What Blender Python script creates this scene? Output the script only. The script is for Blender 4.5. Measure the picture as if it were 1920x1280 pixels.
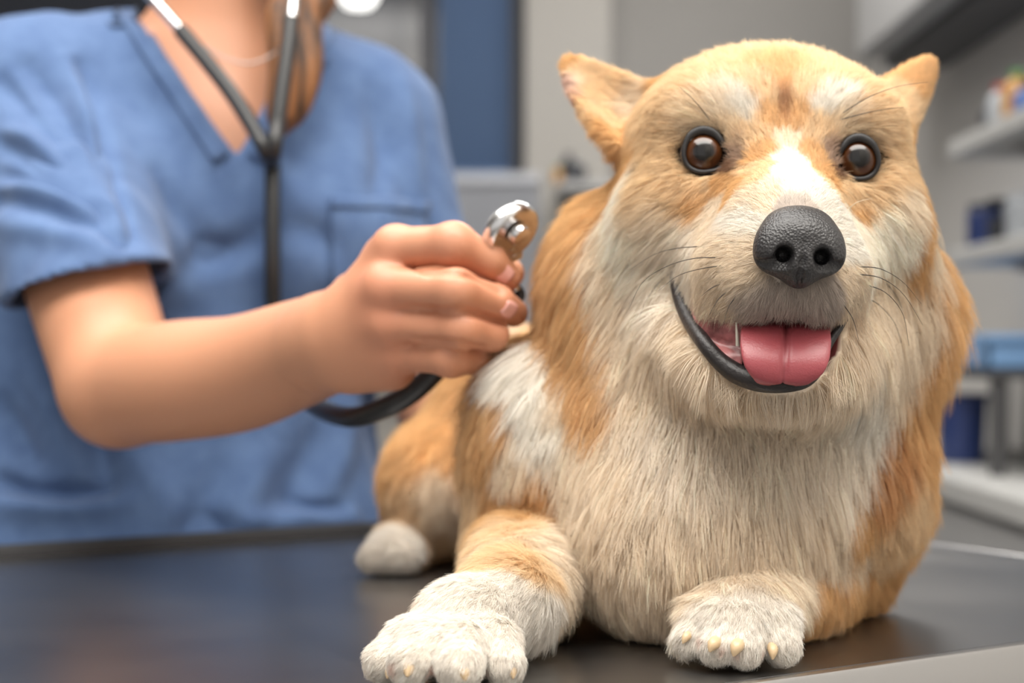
import bpy, bmesh, math, random
import numpy as np
from mathutils import Vector, Matrix, noise
from mathutils.bvhtree import BVHTree
from mathutils.kdtree import KDTree

SC = bpy.context.scene
COL = SC.collection
for _o in list(bpy.data.objects):
    bpy.data.objects.remove(_o)

# ------------------------------------------------------------------ camera, world, exposure, lights
CAMZ, FPX, CX, HY, TZ = 1.042, 3000.0, 960.0, 660.0, 0.900      # eye height, focal length in pixels, horizon row, table height
cd = bpy.data.cameras.new('camera'); cam = bpy.data.objects.new('camera', cd); COL.objects.link(cam)
cam.location = (0, 0, CAMZ); cam.rotation_euler = (math.radians(90), 0, 0)
cd.sensor_width = 36; cd.lens = 36 * FPX / 1920; cd.shift_y = 20 / 1920
cd.clip_start = 0.05
cd.dof.use_dof = True; cd.dof.focus_distance = 0.692; cd.dof.aperture_fstop = 5.6
SC.camera = cam
SC.view_settings.view_transform = 'Standard'; SC.view_settings.look = 'None'
SC.view_settings.gamma = 1.0; SC.view_settings.use_curve_mapping = False
SC.view_settings.exposure = 0.0
world = bpy.data.worlds.new('world'); SC.world = world; world.use_nodes = True
wb = world.node_tree.nodes['Background']
wb.inputs[0].default_value = (1.0, 0.96, 0.92, 1); wb.inputs[1].default_value = 0.85

def area_light(name, loc, rot, size, power, color):
    ld = bpy.data.lights.new(name, 'AREA'); ld.shape = 'RECTANGLE'; ld.size = size[0]; ld.size_y = size[1]
    ld.energy = power; ld.color = color
    lo = bpy.data.objects.new(name, ld); COL.objects.link(lo); lo.location = loc; lo.rotation_euler = rot
    return lo
area_light('ceiling_panel_light', (0.15, 0.10, 2.52), (0, 0, 0), (2.2, 1.1), 64, (1.0, 0.96, 0.90))
area_light('ceiling_panel_light', (-0.5, 1.35, 2.52), (0, 0, 0), (1.2, 0.6), 19, (1.0, 0.97, 0.93))
area_light('ceiling_panel_light', (0.6, 3.0, 2.52), (0, 0, 0), (1.2, 0.6), 30, (1.0, 0.97, 0.94))

random.seed(7); RNG = np.random.default_rng(11)

def P(px, py, Y):
    return np.array([(px - CX) / FPX * Y, Y, CAMZ - (py - HY) / FPX * Y])

def lerp(a, b, t): return a + (b - a) * t
def nrm(v):
    v = np.asarray(v, float); return v / max(1e-9, np.linalg.norm(v))

# ------------------------------------------------------------------ materials
def srgb(r, g, b):
    f = lambda c: (c / 255 / 12.92) if c / 255 <= 0.04045 else ((c / 255 + 0.055) / 1.055) ** 2.4
    return (f(r), f(g), f(b))

def mat(name, color=(.8, .8, .8), rough=.5, metal=0.0, **kw):
    m = bpy.data.materials.new(name); m.use_nodes = True
    b = m.node_tree.nodes['Principled BSDF']
    b.inputs['Base Color'].default_value = (*color, 1); b.inputs['Roughness'].default_value = rough
    b.inputs['Metallic'].default_value = metal
    for k, v in kw.items():
        b.inputs[k.replace('_', ' ')].default_value = v
    return m

def nd(m, typ, **kw):
    n = m.node_tree.nodes.new(typ)
    for k, v in kw.items(): setattr(n, k, v)
    return n
def lk(m, a, b): m.node_tree.links.new(a, b)
def bsdf(m): return m.node_tree.nodes['Principled BSDF']

def noise_color(m, c1, c2, scale, detail=4, stretch=(1, 1, 1), lo=.35, hi=.65):
    tc = nd(m, 'ShaderNodeTexCoord'); mp = nd(m, 'ShaderNodeMapping'); mp.inputs['Scale'].default_value = stretch
    no = nd(m, 'ShaderNodeTexNoise'); no.inputs['Scale'].default_value = scale; no.inputs['Detail'].default_value = detail
    rp = nd(m, 'ShaderNodeValToRGB')
    rp.color_ramp.elements[0].position = lo; rp.color_ramp.elements[0].color = (*c1, 1)
    rp.color_ramp.elements[1].position = hi; rp.color_ramp.elements[1].color = (*c2, 1)
    lk(m, tc.outputs['Object'], mp.inputs['Vector']); lk(m, mp.outputs['Vector'], no.inputs['Vector'])
    lk(m, no.outputs['Fac'], rp.inputs['Fac']); lk(m, rp.outputs['Color'], bsdf(m).inputs['Base Color'])
    return no, mp

def add_bump(m, scale, strength, dist=.001, tex='noise', stretch=(1, 1, 1)):
    tc = nd(m, 'ShaderNodeTexCoord'); mp = nd(m, 'ShaderNodeMapping'); mp.inputs['Scale'].default_value = stretch
    if tex == 'noise':
        t = nd(m, 'ShaderNodeTexNoise'); t.inputs['Detail'].default_value = 5; out = t.outputs['Fac']
    else:
        t = nd(m, 'ShaderNodeTexVoronoi'); out = t.outputs['Distance']
    t.inputs['Scale'].default_value = scale
    bp = nd(m, 'ShaderNodeBump'); bp.inputs['Strength'].default_value = strength; bp.inputs['Distance'].default_value = dist
    lk(m, tc.outputs['Object'], mp.inputs['Vector']); lk(m, mp.outputs['Vector'], t.inputs['Vector'])
    lk(m, out, bp.inputs['Height']); lk(m, bp.outputs['Normal'], bsdf(m).inputs['Normal'])

# ------------------------------------------------------------------ objects
def tag(o, label=None, cat=None, group=None, kind=None):
    if label: o['label'] = label
    if cat: o['category'] = cat
    if group: o['group'] = group
    if kind: o['kind'] = kind
    return o
def empty(name, loc, label=None, cat=None, group=None):
    o = bpy.data.objects.new(name, None); COL.objects.link(o); o.location = loc; o.empty_display_size = .05
    return tag(o, label, cat, group)
def wloc(o):
    v = np.array(o.location)
    while o.parent: o = o.parent; v = v + np.array(o.location)
    return v
def obj_np(name, verts, faces, m, parent=None, smooth=True):
    """faces: list/array of equal or mixed polygons; verts in world space"""
    verts = np.asarray(verts, float)
    if parent is not None: verts = verts - wloc(parent)
    me = bpy.data.meshes.new(name)
    if isinstance(faces, np.ndarray):
        n, k = faces.shape
        me.vertices.add(len(verts)); me.vertices.foreach_set('co', verts.astype(np.float32).ravel())
        me.loops.add(n * k); me.loops.foreach_set('vertex_index', faces.astype(np.int32).ravel())
        me.polygons.add(n); me.polygons.foreach_set('loop_start', np.arange(0, n * k, k, dtype=np.int32))
        me.update(calc_edges=True); me.validate()
    else:
        me.from_pydata([tuple(v) for v in verts], [], [tuple(f) for f in faces]); me.update()
    if smooth: me.polygons.foreach_set('use_smooth', np.ones(len(me.polygons), bool))
    o = bpy.data.objects.new(name, me); COL.objects.link(o)
    if m is not None: me.materials.append(m)
    if parent is not None: o.parent = parent
    return o

def set_color(o, cols, name='coat'):
    a = o.data.attributes.new(name, 'FLOAT_COLOR', 'POINT')
    c = np.ones((len(o.data.vertices), 4), np.float32); c[:, :3] = cols
    a.data.foreach_set('color', c.ravel())

class MB:
    def __init__(s): s.v = []; s.f = []
    def add(s, v, f):
        n = len(s.v); s.v += [tuple(map(float, q)) for q in v]; s.f += [tuple(i + n for i in q) for q in f]; return s
    def box(s, c, size, ax=None, bev=0.0):
        """bevelled box: centre, full size, optional 3x3 axes (rows)"""
        ax = np.eye(3) if ax is None else np.asarray(ax, float)
        h = np.asarray(size, float) / 2; bm = bmesh.new(); bmesh.ops.create_cube(bm, size=1)
        for v in bm.verts: v.co = Vector((v.co.x * size[0], v.co.y * size[1], v.co.z * size[2]))
        if bev > 0: bmesh.ops.bevel(bm, geom=bm.edges[:], offset=min(bev, .45 * min(size)), segments=2, affect='EDGES', profile=.5)
        bm.verts.index_update()
        vs = [np.asarray(c) + v.co.x * ax[0] + v.co.y * ax[1] + v.co.z * ax[2] for v in bm.verts]
        fs = [[v.index for v in f.verts] for f in bm.faces]; bm.free()
        return s.add(vs, fs)
    def tube(s, pts, rad, n=12, cap=True):
        pts = [np.asarray(p, float) for p in pts]; m = len(pts)
        rad = [rad] * m if np.isscalar(rad) else list(rad)
        up = np.array([0.13, .2, .97]); vs = []; fs = []
        for i in range(m):
            t = nrm(pts[min(i + 1, m - 1)] - pts[max(i - 1, 0)])
            a = up - t * up.dot(t)
            if np.linalg.norm(a) < 1e-3: a = np.array([1., 0, 0]) - t * t[0]
            a = nrm(a); b = np.cross(t, a); up = a
            for k in range(n):
                w = 2 * math.pi * k / n; vs.append(pts[i] + rad[i] * (math.cos(w) * a + math.sin(w) * b))
        for i in range(m - 1):
            for k in range(n):
                k2 = (k + 1) % n; fs.append((i * n + k, i * n + k2, (i + 1) * n + k2, (i + 1) * n + k))
        if cap: fs.append(tuple(range(n))[::-1]); fs.append(tuple((m - 1) * n + k for k in range(n)))
        return s.add(vs, fs)
    def lathe(s, c, axis, prof, n=32):
        """prof: list of (radius, height along axis)"""
        ax = nrm(axis); a = nrm(np.cross(ax, [0.3, .9, .2])) if abs(ax[2]) > .9 else nrm(np.cross(ax, [0, 0, 1])); b = np.cross(ax, a)
        vs = []; fs = []; m = len(prof)
        for r, h in prof:
            for k in range(n):
                w = 2 * math.pi * k / n; vs.append(np.asarray(c) + ax * h + r * (math.cos(w) * a + math.sin(w) * b))
        for i in range(m - 1):
            for k in range(n):
                k2 = (k + 1) % n; fs.append((i * n + k, i * n + k2, (i + 1) * n + k2, (i + 1) * n + k))
        if prof[0][0] > 1e-5: fs.append(tuple(range(n))[::-1])
        if prof[-1][0] > 1e-5: fs.append(tuple((m - 1) * n + k for k in range(n)))
        return s.add(vs, fs)
    def build(s, name, m, parent=None, smooth=True, auto=True):
        o = obj_np(name, s.v, s.f, m, parent, smooth)
        if smooth and auto:
            me = o.data; bm = bmesh.new(); bm.from_mesh(me)
            for e in bm.edges:
                if len(e.link_faces) == 2 and e.calc_face_angle(0) > math.radians(40): e.smooth = False
            bm.to_mesh(me); bm.free()
        return o

def spline(pts, n):
    """Catmull-Rom through points (any width), n samples"""
    p = np.asarray(pts, float); p = np.vstack([2 * p[0] - p[1], p, 2 * p[-1] - p[-2]]); m = len(p) - 3
    out = []
    for t in np.linspace(0, m, n):
        i = min(int(t), m - 1); u = t - i; a, b, c, d = p[i], p[i + 1], p[i + 2], p[i + 3]
        out.append(.5 * (2 * b + (c - a) * u + (2 * a - 5 * b + 4 * c - d) * u * u + (3 * b - a - 3 * c + d) * u ** 3))
    return np.array(out)

# ------------------------------------------------------------------ signed distance modelling and surface nets
def axis_coords(lo, hi, segs, coarse):
    """grid coordinates: spacing coarse, finer inside (a, b, h) segments"""
    x = lo; out = [lo]
    while x < hi:
        h = coarse
        for a, b, hh in segs:
            if a <= x <= b: h = min(h, hh)
        x += h; out.append(x)
    return np.array(out, np.float32)

class SDF:
    def __init__(s, gx, gy, gz):
        s.g = (gx, gy, gz); s.D = np.full((len(gx), len(gy), len(gz)), .25, np.float32)
    def sub(s, lo, hi):
        sl = []
        for a in range(3):
            i = max(0, np.searchsorted(s.g[a], lo[a]) - 2); j = min(len(s.g[a]), np.searchsorted(s.g[a], hi[a]) + 2); sl.append(slice(i, j))
        x = s.g[0][sl[0]][:, None, None]; y = s.g[1][sl[1]][None, :, None]; z = s.g[2][sl[2]][None, None, :]
        return tuple(sl), x, y, z
    @staticmethod
    def smin(a, b, k):
        if k <= 0: return np.minimum(a, b)
        h = np.maximum(k - np.abs(a - b), 0) / k
        return np.minimum(a, b) - h * h * k * .25
    def comb(s, sl, d, k, op):
        c = s.D[sl]
        if op == 'u': s.D[sl] = s.smin(c, d, k)
        elif op == 's': s.D[sl] = -s.smin(-c, d, k)
        elif op == 'i': s.D[sl] = -s.smin(-c, -d, k)
    def cap(s, a, b, ra, rb, k=.02, op='u'):
        a = np.asarray(a, np.float32); b = np.asarray(b, np.float32); m = max(ra, rb) + k + .012
        sl, x, y, z = s.sub(np.minimum(a, b) - m, np.maximum(a, b) + m)
        d = s.capd(x, y, z, a, b, ra, rb); s.comb(sl, d, k, op)
    @staticmethod
    def capd(x, y, z, a, b, ra, rb):
        v = b - a; L2 = max(float(v @ v), 1e-9)
        t = np.clip(((x - a[0]) * v[0] + (y - a[1]) * v[1] + (z - a[2]) * v[2]) / L2, 0, 1)
        return np.sqrt((x - a[0] - t * v[0]) ** 2 + (y - a[1] - t * v[1]) ** 2 + (z - a[2] - t * v[2]) ** 2) - (ra + (rb - ra) * t)
    def chain(s, pts, rad, k=.02, op='u', kin=.004):
        """one limb: capsules joined with a small blend, then blended in as a whole"""
        pts = [np.asarray(p, np.float32) for p in pts]; m = max(rad) + k + .012
        sl, x, y, z = s.sub(np.min(pts, 0) - m, np.max(pts, 0) + m); d = None
        for i in range(len(pts) - 1):
            q = s.capd(x, y, z, pts[i], pts[i + 1], rad[i], rad[i + 1]); d = q if d is None else s.smin(d, q, kin)
        s.comb(sl, d, k, op)
    def limb(s, pts, rad, k=.02, op='u', n=22):
        q = spline(np.hstack([np.array(pts), np.array(rad)[:, None]]), n); s.chain(q[:, :3], list(q[:, 3]), k, op, 0)
    def ell(s, c, r, k=.02, op='u', ax=None):
        c = np.asarray(c, np.float32); r = np.asarray(r, np.float32); ax = np.eye(3) if ax is None else np.asarray(ax)
        ext = np.sqrt(((ax * r[:, None]) ** 2).sum(0)) + k + .012
        sl, x, y, z = s.sub(c - ext, c + ext)
        s.comb(sl, s.elld(x, y, z, c, r, ax), k, op)
    @staticmethod
    def elld(x, y, z, c, r, ax):
        x = x - c[0]; y = y - c[1]; z = z - c[2]; k0 = 0; k1 = 0
        for i in range(3):
            q = x * ax[i][0] + y * ax[i][1] + z * ax[i][2]; k0 = k0 + (q / r[i]) ** 2; k1 = k1 + (q / (r[i] * r[i])) ** 2
        k0 = np.sqrt(k0); return (k0 * (k0 - 1) / np.maximum(np.sqrt(k1), 1e-6)).astype(np.float32)
    def plane(s, p, n, k=0.0):
        """keep the side opposite to n"""
        n = nrm(n); x = s.g[0][:, None, None]; y = s.g[1][None, :, None]; z = s.g[2][None, None, :]
        d = ((x - p[0]) * n[0] + (y - p[1]) * n[1] + (z - p[2]) * n[2]).astype(np.float32)
        s.D = -s.smin(-s.D, -d, k)
    def mesh(s, smooth=2):
        D = s.D; gx, gy, gz = s.g
        D[0], D[-1], D[:, 0], D[:, -1], D[:, :, 0], D[:, :, -1] = (np.maximum(q, 1e-3) for q in (D[0], D[-1], D[:, 0], D[:, -1], D[:, :, 0], D[:, :, -1]))
        ins = D < 0
        n = np.array(D.shape) - 1
        cnt = np.zeros(n, np.int8)
        for i in (0, 1):
            for j in (0, 1):
                for k in (0, 1): cnt += ins[i:i + n[0], j:j + n[1], k:k + n[2]]
        act = (cnt > 0) & (cnt < 8); ci = np.argwhere(act); del cnt
        idx = np.full(n, -1, np.int32); idx[act] = np.arange(len(ci))
        acc = np.zeros((len(ci), 3)); num = np.zeros(len(ci))
        corners = [(i, j, k) for i in (0, 1) for j in (0, 1) for k in (0, 1)]
        G = (gx, gy, gz)
        for a in corners:
            for ax in range(3):
                if a[ax]: continue
                b = list(a); b[ax] = 1
                ia = ci + np.array(a); ib = ci + np.array(b)
                da = D[ia[:, 0], ia[:, 1], ia[:, 2]]; db = D[ib[:, 0], ib[:, 1], ib[:, 2]]
                m = (da < 0) != (db < 0); t = np.where(m, da / np.where(m, da - db, 1), 0)
                for q in range(3):
                    pa = G[q][ia[:, q]]; pb = G[q][ib[:, q]]; acc[:, q] += np.where(m, pa + (pb - pa) * t, 0)
                num += m
        V = acc / num[:, None]; quads = []
        for ax in range(3):
            o1, o2 = [(1, 2), (2, 0), (0, 1)][ax]
            A = [slice(None)] * 3; B = [slice(None)] * 3; A[ax] = slice(0, -1); B[ax] = slice(1, None)
            ch = ins[tuple(A)] != ins[tuple(B)]; e = np.argwhere(ch)
            ok = (e[:, o1] > 0) & (e[:, o2] > 0) & (e[:, o1] < n[o1]) & (e[:, o2] < n[o2]); e = e[ok]
            flip = ins[tuple(A)][e[:, 0], e[:, 1], e[:, 2]]
            def cell(d1, d2):
                c = e.copy(); c[:, o1] += d1; c[:, o2] += d2; return idx[c[:, 0], c[:, 1], c[:, 2]]
            q = np.stack([cell(-1, -1), cell(0, -1), cell(0, 0), cell(-1, 0)], 1)
            q[~flip] = q[~flip][:, ::-1]; quads.append(q)
        Q = np.vstack(quads)
        if smooth: V = laplace(V, Q, smooth)
        return V, Q

def laplace(V, Q, it, lam=.5):
    k = Q.shape[1]; E = np.vstack([Q[:, [i, (i + 1) % k]] for i in range(k)]); deg = np.bincount(E[:, 0], minlength=len(V)) + np.bincount(E[:, 1], minlength=len(V))
    for t in range(it * 2):
        S = np.zeros_like(V)
        for q in range(3):
            S[:, q] = np.bincount(E[:, 0], V[E[:, 1], q], len(V)) + np.bincount(E[:, 1], V[E[:, 0], q], len(V))
        V = V + (lam if t % 2 == 0 else -lam * 1.03) * (S / np.maximum(deg, 1)[:, None] - V)
    return V

def vnormals(V, Q):
    a = V[Q[:, 2]] - V[Q[:, 0]]; b = V[Q[:, 3]] - V[Q[:, 1]]; fn = np.cross(a, b); N = np.zeros_like(V)
    for i in range(4):
        for q in range(3): N[:, q] += np.bincount(Q[:, i], fn[:, q], len(V))
    return N / np.maximum(np.linalg.norm(N, axis=1), 1e-12)[:, None]

def bvh_of(V, Q): return BVHTree.FromPolygons([Vector(v) for v in V], [tuple(int(i) for i in q) for q in Q])
CAMP = Vector((0, 0, CAMZ))
def hit(bvh, px, py):
    d = Vector(((px - CX) / FPX, 1.0, -(py - HY) / FPX)).normalized()
    r = bvh.ray_cast(CAMP, d)
    return (None, None) if r[0] is None else (np.array(r[0]), np.array(r[1]))
# ------------------------------------------------------------------ the room
mwall = mat('wall_paint', srgb(168, 165, 160), .85); mwall_d = mat('grey_wall_paint', srgb(150, 148, 145), .85)
mfloor = mat('floor_vinyl', srgb(120, 120, 122), .35); noise_color(mfloor, srgb(112, 112, 115), srgb(128, 128, 130), 30)
mceil = mat('ceiling_paint', srgb(225, 224, 220), .9)
mframe = mat('dark_frame_paint', srgb(70, 72, 80), .5)
mglass = mat('dark_window_glass', srgb(56, 60, 70), .12); mblue = mat('blue_blind_slats', srgb(96, 120, 156), .6); mslat = mat('pale_blind_slats', srgb(190, 193, 200), .55)
BY = 4.3
def struct(name, m, c, size, bev=0.0):
    return tag(MB().box(c, size, bev=bev).build(name, m, None, smooth=False), kind='structure')
struct('floor', mfloor, (0, 2.0, -.05), (6.0, 5.4, .1))
struct('ceiling', mceil, (0, 2.0, 2.65), (6.0, 5.4, .1))
struct('wall_left', mwall, (-2.75, 2.0, 1.3), (.1, 5.4, 2.6))
# back wall with one wide window opening, and the paler pier to its right
struct('wall_back', mwall_d, (1.20, BY + .05, 1.3), (1.9, .1, 2.6))
struct('pier_back', mwall, (.145, BY - .03, 1.3), (.222, .26, 2.6), .004)
struct('wall_back_spandrel', mwall, (-1.36, BY + .05, .50), (2.78, .1, 1.0))
struct('wall_back_header', mwall, (-1.36, BY + .05, 2.45), (2.78, .1, .3))
struct('wall_right', mat('pale_wall_paint', srgb(200, 198, 195), .8), (1.03, 2.0, 1.3), (.1, 5.4, 2.6))
# wall behind the viewer, with a wide window opening on its left half
struct('wall_front', mwall, (1.15, -.75, 1.3), (1.9, .1, 2.6))
struct('wall_front_spandrel', mwall, (-1.25, -.75, .40), (2.9, .1, .8))
struct('wall_front_header', mwall, (-1.25, -.75, 2.5), (2.9, .1, .2))
struct('window_2_mullion', mframe, (-1.15, -.75, 1.6), (.07, .07, 1.6))
def window():
    w = empty('window_1', (-.95, BY, 1.0)); tag(w, kind='structure')
    def px_x(x): return (x - CX) / FPX * BY
    for a, b in ((-2.74, -2.66), (px_x(790), px_x(816)), (px_x(955), px_x(985))):
        MB().box(((a + b) / 2, BY, 1.65), (b - a, .08, 1.3), bev=.004).build('window_frame', mframe, w, smooth=False)
    MB().box((-1.36, BY, 2.27), (2.74, .08, .06), bev=.004).build('window_frame', mframe, w, smooth=False)
    MB().box((-1.36, BY - .03, 1.01), (2.74, .16, .03), bev=.004).build('window_sill', mslat, w, smooth=False)
    MB().box(((-2.66 + px_x(790)) / 2, BY + .03, 1.65), (px_x(790) + 2.66, .012, 1.28)).build('window_pane', mglass, w, smooth=False)
    MB().box(((px_x(816) + px_x(955)) / 2, BY + .03, 1.65), (px_x(955) - px_x(816), .012, 1.28)).build('window_pane', mglass, w, smooth=False)
window()
def blind(label, x0, x1, z0, z1, m, n, y):
    b = empty('window_blind', ((x0 + x1) / 2, y, z0), label, 'blind')
    mb = MB(); ax = np.array([[1, 0, 0], [0, .55, -.83], [0, .83, .55]])
    for i in range(n): mb.box(((x0 + x1) / 2, y, lerp(z0 + .02, z1 - .03, i / (n - 1))), (x1 - x0, (z1 - z0) / n * 1.22, .002), ax)
    mb.build('slats', m, b, smooth=False)
    MB().box(((x0 + x1) / 2, y, z1 - .012), (x1 - x0, .035, .025), bev=.003).build('head_rail', m, b, smooth=False)
    MB().box(((x0 + x1) / 2, y, z0 + .008), (x1 - x0, .03, .016), bev=.003).build('bottom_rail', m, b, smooth=False)
    for f in (.12, .88): MB().tube([(lerp(x0, x1, f), y - .012, z0), (lerp(x0, x1, f), y - .012, z1)], .0012, 6).build('ladder_cord', m, b)
bz = lambda y, Y: CAMZ - (y - HY) / FPX * Y
blind('blue slatted blind hanging in the narrow window beside the pale pier', (822 - CX) / FPX * 4.22, (957 - CX) / FPX * 4.22, bz(330, 4.22), 2.25, mblue, 60, 4.235)
blind('pale grey slatted blind hanging low behind the stethoscope hand', (770 - CX) / FPX * 4.15, (1012 - CX) / FPX * 4.15, bz(640, 4.13), bz(326, 4.13), mslat, 17, 4.13)

# ceiling lights (the panels themselves) and a glowing globe added for a lamp's reflection above the person's shoulder
mlit = mat('lit_diffuser', (1, .97, .92), .5); bsdf(mlit).inputs['Emission Color'].default_value = (1, .96, .9, 1); bsdf(mlit).inputs['Emission Strength'].default_value = 3.0
mwhite = mat('white_enamel', srgb(215, 214, 210), .4)
for x, y, w_, d_, lb in ((.15, .10, 2.2, 1.1, 'large lit ceiling panel above the front of the steel table'), (-.5, 1.35, 1.2, .6, 'square lit ceiling panel above the person'), (.6, 3.0, 1.2, .6, 'square lit ceiling panel nearest the back wall')):
    c = empty('ceiling_light', (x, y, 2.6), lb, 'ceiling light', 'ceiling light panels')
    MB().box((x, y, 2.58), (w_ + .06, d_ + .06, .04), bev=.005).build('frame', mwhite, c, smooth=False)
    MB().box((x, y, 2.552), (w_, d_, .016)).build('diffuser', mlit, c, smooth=False)
px_ = lambda x, Y: (x - CX) / FPX * Y
L0 = np.array([px_(672, 3.7), 3.7, bz(-8, 3.7)])
lamp = empty('reflected_lamp', L0, 'small round lit white globe standing for a lamp reflection above the shoulder in blue scrubs', 'lamp')
mbulb = mat('lit_globe', (1, 1, 1), .4); bsdf(mbulb).inputs['Emission Color'].default_value = (1, .99, .95, 1); bsdf(mbulb).inputs['Emission Strength'].default_value = 2.2
MB().lathe(L0, (0, 0, 1), [(1e-5, -.030), (.030, -.024), (.044, -.004), (.042, .014), (.022, .03)], 24).build('globe', mbulb, lamp)
MB().lathe(L0, (0, 0, 1), [(.024, .028), (.024, .06), (.010, .075), (.004, .08)], 20).build('lamp_holder', mframe, lamp)
MB().tube([L0 + np.array([0, 0, .07]), np.array([L0[0], L0[1], 2.6])], .003, 8).build('cord', mframe, lamp)

# right-hand side: cabinets and shelves along the wall (a step off the picture axis, running away to the back)
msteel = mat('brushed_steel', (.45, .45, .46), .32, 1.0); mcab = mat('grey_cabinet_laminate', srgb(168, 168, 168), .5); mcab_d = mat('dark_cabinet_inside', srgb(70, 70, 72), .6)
mshelf = mat('shelf_board', srgb(185, 185, 183), .5)
RX = .975
def wall_cab():
    x0, x1, y0, y1, z0, z1 = RX - .19, RX, 2.30, 3.60, 1.70, 2.30
    c = empty('wall_cabinet', ((x0 + x1) / 2, (y0 + y1) / 2, z0), 'grey wall cabinet with dark open underside high on the right wall', 'cabinet')
    MB().box(((x0 + x1) / 2 + .004, (y0 + y1) / 2, (z0 + z1) / 2), (x1 - x0 - .012, y1 - y0, z1 - z0), bev=.004).build('body', mcab, c, smooth=False)
    for i in range(2):
        ya = lerp(y0, y1, i / 2) + .004; yb = lerp(y0, y1, (i + 1) / 2) - .004
        d = MB().box((x0 - .0, (ya + yb) / 2, (z0 + z1) / 2), (.02, yb - ya, z1 - z0 - .01), bev=.003).build('door', mcab, c, smooth=False)
        MB().tube([(x0 - .03, ya + .04, z0 + .06), (x0 - .03, ya + .04, z0 + .20)], .006, 8).build('handle', msteel, d)
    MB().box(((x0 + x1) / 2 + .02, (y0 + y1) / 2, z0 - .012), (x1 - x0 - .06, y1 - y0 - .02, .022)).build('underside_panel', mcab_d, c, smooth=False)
wall_cab()
SHELVES = ((1.395, 'upper pale wall shelf with colourful bottles at the right'), (1.205, 'lower pale wall shelf with dark jars at the right'))
for z, lb in SHELVES:
    sh = empty('wall_shelf', (RX - .10, 2.3, z), lb, 'shelf', 'pale wall shelves on the right wall')
    MB().box((RX - .105, 2.26, z), (.21, 1.1, .030), bev=.004).build('board', mshelf, sh, smooth=False)
    for yy in (1.9, 2.6):
        MB().box((RX - .012, yy, z - .09), (.024, .03, .15), bev=.002).box((RX - .08, yy, z - .023), (.15, .03, .018), bev=.002).build('bracket', msteel, sh, smooth=False)
def bottle(name, label, cat, c, r, h, m, mc, group):
    o = empty(name, c, label, cat, group); c = np.array(c)
    MB().lathe(c, (0, 0, 1), [(r * .96, 0), (r, .004), (r, h * .66), (r * .85, h * .76), (r * .42, h * .84), (r * .42, h * .88)], 20).build('body', m, o)
    MB().lathe(c, (0, 0, 1), [(r * .5, h * .88), (r * .5, h), (r * .4, h * 1.01)], 16).build('cap', mc, o)
def jar(label, c, r, h, m, mc):
    o = empty('jar', c, label, 'jar', 'jars on the lower wall shelf'); c = np.array(c)
    MB().lathe(c, (0, 0, 1), [(r * .9, 0), (r, .006), (r, h * .8), (r * .86, h * .86)], 20).build('body', m, o)
    MB().lathe(c, (0, 0, 1), [(r * .92, h * .86), (r * .92, h * .98), (r * .84, h)], 20).build('lid', mc, o)
mr = lambda n, r, g, b: mat(n, srgb(r, g, b), .4)
mred, mgrn, mblu, mnavy, morg, mdk, mcl = mr('red_plastic', 190, 80, 80), mr('green_plastic', 90, 150, 90), mr('blue_plastic', 70, 100, 160), mr('navy_plastic', 38, 55, 105), mr('amber_plastic', 190, 140, 70), mr('dark_plastic', 50, 52, 58), mr('clear_grey_plastic', 165, 170, 176)
zs = SHELVES[0][0] + .0155
for nm, lb, px, Y, r, h, m, mc in (('medicine_bottle', 'red capped bottle at the left end of the upper wall shelf cluster', 1876, 2.66, .022, .075, mcl, mred), ('medicine_bottle', 'amber bottle with green cap on the upper wall shelf', 1908, 2.58, .024, .085, morg, mgrn), ('medicine_bottle', 'dark blue bottle in front of the amber one on the upper wall shelf', 1893, 2.50, .022, .050, mblu, mdk), ('medicine_bottle', 'dark grey squat bottle on the upper wall shelf', 1852, 2.68, .020, .045, mdk, mcl)):
    bottle(nm, lb, 'bottle', (max(px_(px, Y), RX - .17), Y, zs), r, h, m, mc, 'bottles on the upper wall shelf')
zs = SHELVES[1][0] + .0155
for lb, px, Y, r, h, m, mc in (('navy blue jar with dark lid just right of the dog cheek', 1785, 2.74, .030, .075, mnavy, mdk), ('dark grey low jar on the lower wall shelf', 1832, 2.62, .030, .042, mdk, mdk), ('clear grey jar at the right end of the lower wall shelf', 1905, 2.52, .032, .07, mcl, mcl), ('clear grey taller jar behind the low dark jar', 1878, 2.76, .028, .085, mcl, mdk)):
    jar(lb, (min(max(px_(px, Y), RX - .165), RX - .045), Y, zs), r, h, m, mc)
def counter():
    x0, y0, y1 = .66, 1.75, 4.2
    c = empty('base_cabinet', ((x0 + RX) / 2, 3.0, 0), 'grey base cabinet under the pale worktop along the right wall', 'cabinet')
    MB().box(((x0 + RX) / 2, (y0 + y1) / 2, .46), (RX - x0 - .004, y1 - y0, .72), bev=.003).build('body', mcab, c, smooth=False)
    MB().box(((x0 + RX) / 2 + .03, (y0 + y1) / 2, .05), (RX - x0 - .1, y1 - y0 - .02, .1)).build('plinth', mcab_d, c, smooth=False)
    for i in range(5):
        ya = lerp(y0, y1, i / 5) + .004; yb = lerp(y0, y1, (i + 1) / 5) - .004
        d = MB().box((x0, (ya + yb) / 2, .46), (.02, yb - ya, .70), bev=.003).build('door', mcab, c, smooth=False)
        MB().tube([(x0 - .03, yb - .05, .62), (x0 - .03, yb - .05, .76)], .006, 8).build('handle', msteel, d)
    tag(MB().box(((x0 + RX) / 2 - .012, (y0 + y1) / 2, .84), (RX - x0 + .018, y1 - y0 + .02, .035), bev=.004).build('worktop', mshelf, None, smooth=False), 'pale worktop along the right wall behind the dog', 'worktop')
counter()
ZW = .858
mtray = mat('pale_blue_plastic', srgb(120, 160, 205), .4); mcy = mat('pale_cyan_plastic', srgb(185, 205, 208), .4)
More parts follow.
